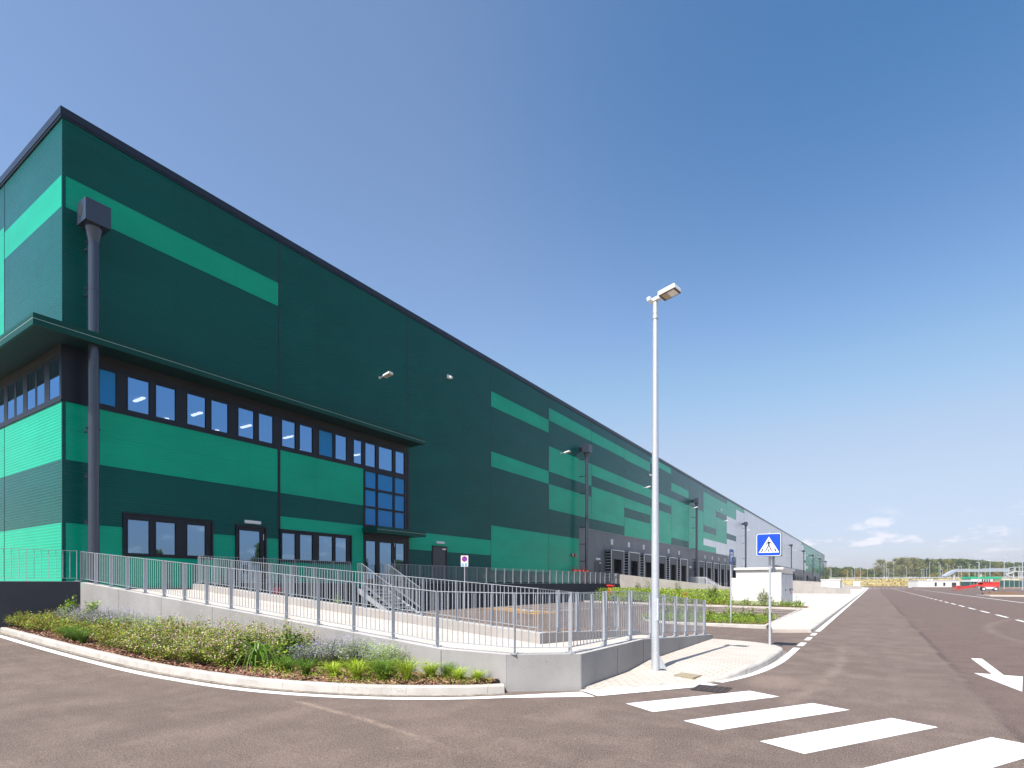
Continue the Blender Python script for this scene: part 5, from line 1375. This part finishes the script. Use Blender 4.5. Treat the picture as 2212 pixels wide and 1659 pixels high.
def vl(y, w=400, r0=2000): return (r0 + y * w / 2212) / 1.736
u = ul(320); k = 0
while u < ul(1430):
    t_ = (u - ul(320)) / (ul(1430) - ul(320)); v = vl(725 - 18 * math.sin(t_ * 6.0) + 30 * max(0, t_ - .6)) + random.uniform(-2.2, 2.6)
    put(random.choice('aabbc'), u, v, random.uniform(425, 500), 'tree in the low wood between the warehouse and the tall poplars', grp='trees of the low wood'); u += random.uniform(3.2, 5.6); k += 1
for u_, v_ in ((1290,700), (1340,650)): pass
for i, (x, y, l) in enumerate(((1455,545,'leftmost, a little apart'), (1640,590,'second, lower than its neighbours'), (1800,520,'third from the left'), (1930,502,'fourth and tallest'), (2080,505,'fifth from the left'), (2190,515,'sixth, next to the dark wood'))):
    put('p', ul(x), vl(y), 418 + 6 * (i % 3), 'tall thin leaved poplar rising over the junction, ' + l, grp='tall poplars over the junction')
for x, y in ((1560,640), (1700,620), (1850,600), (2000,610), (2130,620)): put('b', ul(x), vl(y), 455, 'dark tree filling the gaps behind the poplars', grp='dark trees behind the poplars')
u = 1982; k = 0
while u < 2225:
    x14 = (u * 1.736 - 3440) * 2212 / 400
    y14 = 555 + max(0, x14 - 900) * .075 if x14 < 1900 else 630
    put(random.choice('aaabbc'), u, vl(y14) + random.uniform(-1.8, 2.4), random.uniform(430, 520), 'tree in the high wood behind the footbridge', grp='trees of the high wood'); u += random.uniform(3.4, 5.6); k += 1
u = 1990
while u < 2225:
    put(random.choice('abbs'), u, vl(700 if random.random() < .5 else 740), random.uniform(408, 425), 'lower tree at the edge of the high wood behind the footbridge', grp='lower trees at the edge of the high wood'); u += random.uniform(9, 15)
for i, (x, y, kk) in enumerate(((350,800,'b'), (560,790,'a'), (640,800,'a'), (715,765,'y'), (1000,760,'y'), (1440,800,'b'), (1330,840,'s'), (1250,850,'s'), (1700,830,'s'), (1800,840,'s'), (1910,872,'s'), (1070,900,'s'), (1150,950,'s'), (340,880,'s'))):
    words = ['dark bush right beside the far end of the warehouse', 'wide green bush behind the far white cabin', 'green bush just right of the wide one', 'yellowing small tree behind the far cabins', 'yellow tree in the low wood', 'dark round tree under the first poplar', 'low dark bush left of the first poplar', 'small bush behind the guard rail left of the poplars', 'bush under the second poplar', 'bush under the third poplar', 'bright bush sticking up in front of the guard rail', 'olive bush on the slope above the road end', 'small bush lower on the slope', 'olive bush at the foot of the warehouse end']
    put(kk, ul(x), vl(y), 398 if i < 10 else 385, words[i], zbase=None if i < 10 else 3.2 if i == 10 else 1.5, grp='bushes of the embankment')
for i, (x, y) in enumerate(((650,750), (325,830), (965,755), (1655,770))):
    put('y', ul(x, 3440), vl(y), 395, ['slim orange tree at the left end of the footbridge', 'small yellow bush left of the footbridge', 'reddish tree in front of the footbridge', 'round yellow tree above the green roofed kiosk'][i], zbase=4.0 if i != 3 else 5.0, grp='autumn coloured small trees by the footbridge')

# slim lamp posts far off
pole = thing('street_lamp', 'slim distant street lamp', 'street lamp', (0, 0, 0), 'distant street lamps')
b = MB(); b.tube((0,0,0), (0,0,10), .13, .09, n=8); b.build('pole', M['galvlight'], pole)
b = MB(); b.box(-.9,-.15,9.95,.1,.15,10.08); b.build('head', M['lampwhite'], pole)
PU = [False]
def lamp(u, v, depth, label, grp='distant street lamps', zb_=None):
    X, Y, Z = far(u, v, depth); z0 = (emb(Y) if Y > 392 else 0) if zb_ is None else zb_
    o = place(pole, not PU[0], (X, Y, z0), YAW + (random.random() < .3) * 1.5, (1.0, 1.0, (Z - z0) / 10), label=label, group=grp); PU[0] = True
for x, y in ((405,640), (428,750), (915,720), (1038,730), (1178,740), (1525,680), (1570,600), (1725,620), (1990,700), (860,760), (760,790), (1320,780), (1610,740)):
    lamp(ul(x), vl(y), 380, 'slim pale mast in front of the low wood and poplars', 'slim masts in front of the wood', zb_=2.0)
for x, y in ((95,750), (137,740), (195,720), (255,600), (450,600), (478,660), (525,750), (620,640), (755,700), (850,690), (1200,690), (1290,600), (1410,680), (2125,670), (675,680), (2005,610)):
    lamp(ul(x, 3440), vl(y), 372, 'slim pale mast standing before the high wood and footbridge', 'slim masts by the footbridge', zb_=2.0)
for i, (x, y, d) in enumerate(((912,690,262), (1075,650,235), (1275,600,200), (1507,570,235), (1800,510,185), (2180,425,150))):
    lamp(ul(x, 3440), vl(y), d, 'street lamp at the right edge, ' + ('1st', '2nd', '3rd', '4th', '5th', '6th, nearest and tallest')[i] + ' from the left', 'street lamps of the right hand yard', zb_=0)

# low white building
t = thing('white_building', 'long low white building with dark openings beyond the junction', 'building', (16,304,0))
a = Vector((16.4,304,0)); c_ = Vector((31.8,314,0)); d = (c_ - a).normalized(); nrm = Vector((-d.y, d.x, 0))
def wpt(s, dd, z): p = a + d * s + nrm * dd; return (p.x, p.y, z)
Lw = (c_ - a).length
def wbox(mb, s0, s1, d0, d1, z0, z1, m=0):
    mb.prism([wpt(s0,d0,0)[:2], wpt(s1,d0,0)[:2], wpt(s1,d1,0)[:2], wpt(s0,d1,0)[:2]], z0, z1, m)
b = MB(); wbox(b, 0, Lw, 0, 6, 0, 3.2); b.build('wall', M['wallwhite'], t)
b = MB(); wbox(b, -.15, Lw+.15, -.15, 6.15, 3.2, 3.38); b.build('roof', M['wallwhite'], t)
for s, w_, z0, z1 in ((7.4,.9,.7,2.4), (11.2,.9,.9,2.3), (15.0,1.9,.2,2.3)):
    b = MB(); wbox(b, s, s + w_, -.06, .02, z0, z1); b.build('window', M['darkroom'], t)
for s, dd in ((5.2, 1), (6.8, 1)):
    b = MB(); wbox(b, s, s+.6, dd, dd+.6, 3.38, 3.9); b.build('roof_vent', M['whitepaint'], t)
# kiosk with a green roof
t = thing('kiosk', 'gatehouse with a bright green roof edge, white fascia and dark glazing', 'building', (33.7,296,0))
a = Vector((33.7,296.4,0)); c_ = Vector((44.4,303.3,0)); d = (c_ - a).normalized(); nrm = Vector((-d.y, d.x, 0)); Lw = (c_ - a).length
b = MB(); wbox(b, 0, Lw, 0, 5, 3.85, 4.7); b.build('green_roof', simple('bright_green_fascia', (.01,.42,.20), .4, .05), t)
b = MB(); wbox(b, .2, Lw * .72, .1, 5, 2.65, 3.85); b.build('fascia', M['wallwhite'], t)
b = MB(); wbox(b, Lw * .72, Lw * 1.58, .3, 5, 3.45, 3.8); b.build('canopy', M['wallwhite'], t)
b = MB(); wbox(b, -.4, Lw * 1.0, .5, 5, .3, 2.65); b.build('glazing', simple('dark_green_glazing', (.02,.075,.07), .2), t)
for i in range(11):
    b = MB(); wbox(b, .3 + i * 1.25, .42 + i * 1.25, .35, .47, .3, 3.45 if i > 8 else 2.65); b.build('mullion', M['galvlight'], t)
for i in range(4):
    b = MB(); s = 4.6 + i * .95; wbox(b, s, s + .55, .03, .09, 2.75, 3.6); b.build('panel', M['darkroom'], t)
# dark green fence right of it
t = thing('fence', 'dark green mesh fence behind the red boom lift at the right edge', 'fence', (44,300,0))
b = MB(); a = Vector((43,299,0)); c_ = Vector((66,314,0)); d = (c_ - a).normalized(); nrm = Vector((-d.y, d.x, 0)); wbox(b, 0, 27, 0, .06, .5, 3.1); b.build('mesh_panel', simple('fence_green', (.012,.075,.06), .6), t)
for i in range(14): b = MB(); wbox(b, i*2., i*2.+.14, -.15, -.05, .2, 3.3); b.build('post', M['galvlight'], t)
for i in range(9):  # pale slabs stand in for sunlit bands between fence shadows
    b = MB(); a = Vector((40 + i * 2.6, 266 + i * 1.6, 0)); d = Vector((.55,.83,0)).normalized(); nrm = Vector((-d.y, d.x, 0)); wbox(b, 0, 9.5, 0, .55, .1, .34)
    tag(b.build('sunlit_stripe', M['screed']), 'pale slab standing for a sunlit stripe slantwise on the brown earth behind the boom lift', 'sunlit stripe', 'sunlit stripes on the earth')
b = MB(); b.prism([(30,262), (75,262), (80,292), (36,292)], 0, .16); tag(b.build('earth_bank', M['earth']), 'patch of bare brown earth between the boom lift and the green fence', 'earth bank')

# footbridge
t = thing('footbridge', 'grey steel footbridge on white piers with stairs at its right end', 'footbridge', (40,420,5))
fb = lambda x, y, dep=330: far(ul(x, 3440), vl(y), dep)
deck = MB(); top = [(570,890), (690,805), (800,758), (900,740), (1100,735), (1300,745), (1450,730), (1600,722), (1890,722)]; bot = [(570,900), (690,868), (800,800), (900,800), (1100,800), (1300,800), (1450,800), (1600,797), (1890,797)]
off_ = Vector((-SN * 3, CS * 3, 0))
for (p, q), (r_, s_) in zip(zip(top, top[1:]), zip(bot, bot[1:])):
    A_, B_, C_, D_ = Vector(fb(*r_)), Vector(fb(*s_)), Vector(fb(*q)), Vector(fb(*p))
    v = [A_, B_, C_, D_, A_ + off_, B_ + off_, C_ + off_, D_ + off_]
    deck.add(v, [[0,1,2,3],[7,6,5,4],[0,4,5,1],[3,2,6,7]])
deck.build('deck', simple('bridge_blue_grey', (.30,.34,.41), .5, .08), t)
for x in (795, 1352, 2030):
    b = MB(); p = Vector(fb(x, 800)) + Vector((-SN*1.5, CS*1.5, 0)); b.tube((p.x,p.y,1), (p.x,p.y,p.z), .85, n=12); b.build('pier', M['conc_cap'], t)
b = MB()
def fbar(p, q, w=.35): b.bar(fb(*p), fb(*q), w, w)
fbar((1890,720),(2010,700)); fbar((2010,700),(2212,700)); fbar((2030,790),(2212,790), .6); fbar((2030,780),(1830,860), .8); fbar((1850,865),(2010,935), .7); fbar((2030,730),(1830,810), .25); fbar((2110,700),(2110,790),.2); fbar((2180,700),(2180,790),.2); fbar((1900,720),(1900,800)); fbar((2030,700),(2030,790),.3)
for x in (1840, 1885, 1990, 2100, 2150): fbar((x, 800), (x, 950), .35)
b.build('stairs', M['galvlight'], t)

# red boom lift
t = thing('boom_lift', 'red articulated boom lift with its basket lowered to the ground, at the right edge', 'boom lift', (23,181,0))
yb = 181.0
b = MB(); b.box(22.9,yb-1.1,.45,25.4,yb+1.1,.95); b.box(23.4,yb-1.15,.55,24.6,yb-1.1,.92,1); b.build('chassis', [M['galvlight'], M['whitepaint']], t)
for x in (22.95, 25.25):
    for y in (yb-1.15, yb+.85):
        b = MB(); b.tube((x,y,.45), (x,y+.32,.45), .45, n=18); w_ = b.build('tyre', M['black'], t)
        b = MB(); b.tube((x,y-.03,.45), (x,y+.02,.45), .27, n=14); b.build('rim', M['whitepaint'], w_)
b = MB(); b.box(22.6,yb-.9,.98,26.0,yb+.9,1.45); b.prism([(22.0,yb-.5),(26.1,yb-.5),(26.1,yb+.3),(22.0,yb+.3)], [1.5,1.35,1.35,1.5], [2.0,2.15,2.15,2.0]); b.box(21.9,yb-.5,1.1,22.9,yb+.3,2.1); b.build('turret', M['red'], t, bevel=.05)
b = MB(); b.bar((22.3,yb-.2,1.55), (18.9,yb-.2,.85), .35, .35); b.bar((21.5,yb-.2,1.1), (18.6,yb-.2,.45), .22, .22); b.build('boom', M['red'], t)
b = MB()
for z in (.25, .75, 1.25): b.bar((17.0,yb-1,z), (18.6,yb-1,z), .07, .07); b.bar((17.0,yb+.6,z), (18.6,yb+.6,z), .07, .07); b.bar((17.0,yb-1,z), (17.0,yb+.6,z), .07, .07); b.bar((18.6,yb-1,z), (18.6,yb+.6,z), .07, .07)
for x in (17.0, 17.5, 18.1, 18.6): b.bar((x,yb-1,.2), (x,yb-1,1.3), .07, .07)
b.box(17.0,yb-1,.15,18.6,yb+.6,.25); b.box(17.7,yb-.9,.5,18.5,yb-.4,1.2); b.build('basket', M['red'], t)

# trees and lamps across the road, outside the frame, mirrored in the ground floor glass
random.seed(31)
for i in range(9):
    X, Y = 78 + random.uniform(-6, 8), 40 + i * 13
    s = random.uniform(.45, .8)
    place(TR['b' if i % 2 else 'a'], False, (X, Y, 0), random.uniform(0, 6), (s, s, s * random.uniform(.8,1.4)), label='tree across the road whose reflection shows in the ground floor windows', group='trees mirrored in the windows')

# ---------------------------------------------------------------- pale summer air between the camera and the far wood
b = MB(); b.box(-750,-950,-1.2,800,1000,32)
hz = b.build('haze', []); tag(hz, kind='stuff'); tag(hz, 'thin pale summer haze lying over the whole place', 'haze')
hm = bpy.data.materials.new('haze_air'); hm.use_nodes = True; ht = hm.node_tree; ht.nodes.clear()
ho = ht.nodes.new('ShaderNodeOutputMaterial'); hv = ht.nodes.new('ShaderNodeVolumePrincipled')
hv.inputs['Color'].default_value = (.93, .96, 1, 1); hv.inputs['Density'].default_value = .00022; hv.inputs['Anisotropy'].default_value = 0
ht.links.new(hv.outputs[0], ho.inputs['Volume']); hz.data.materials.append(hm)
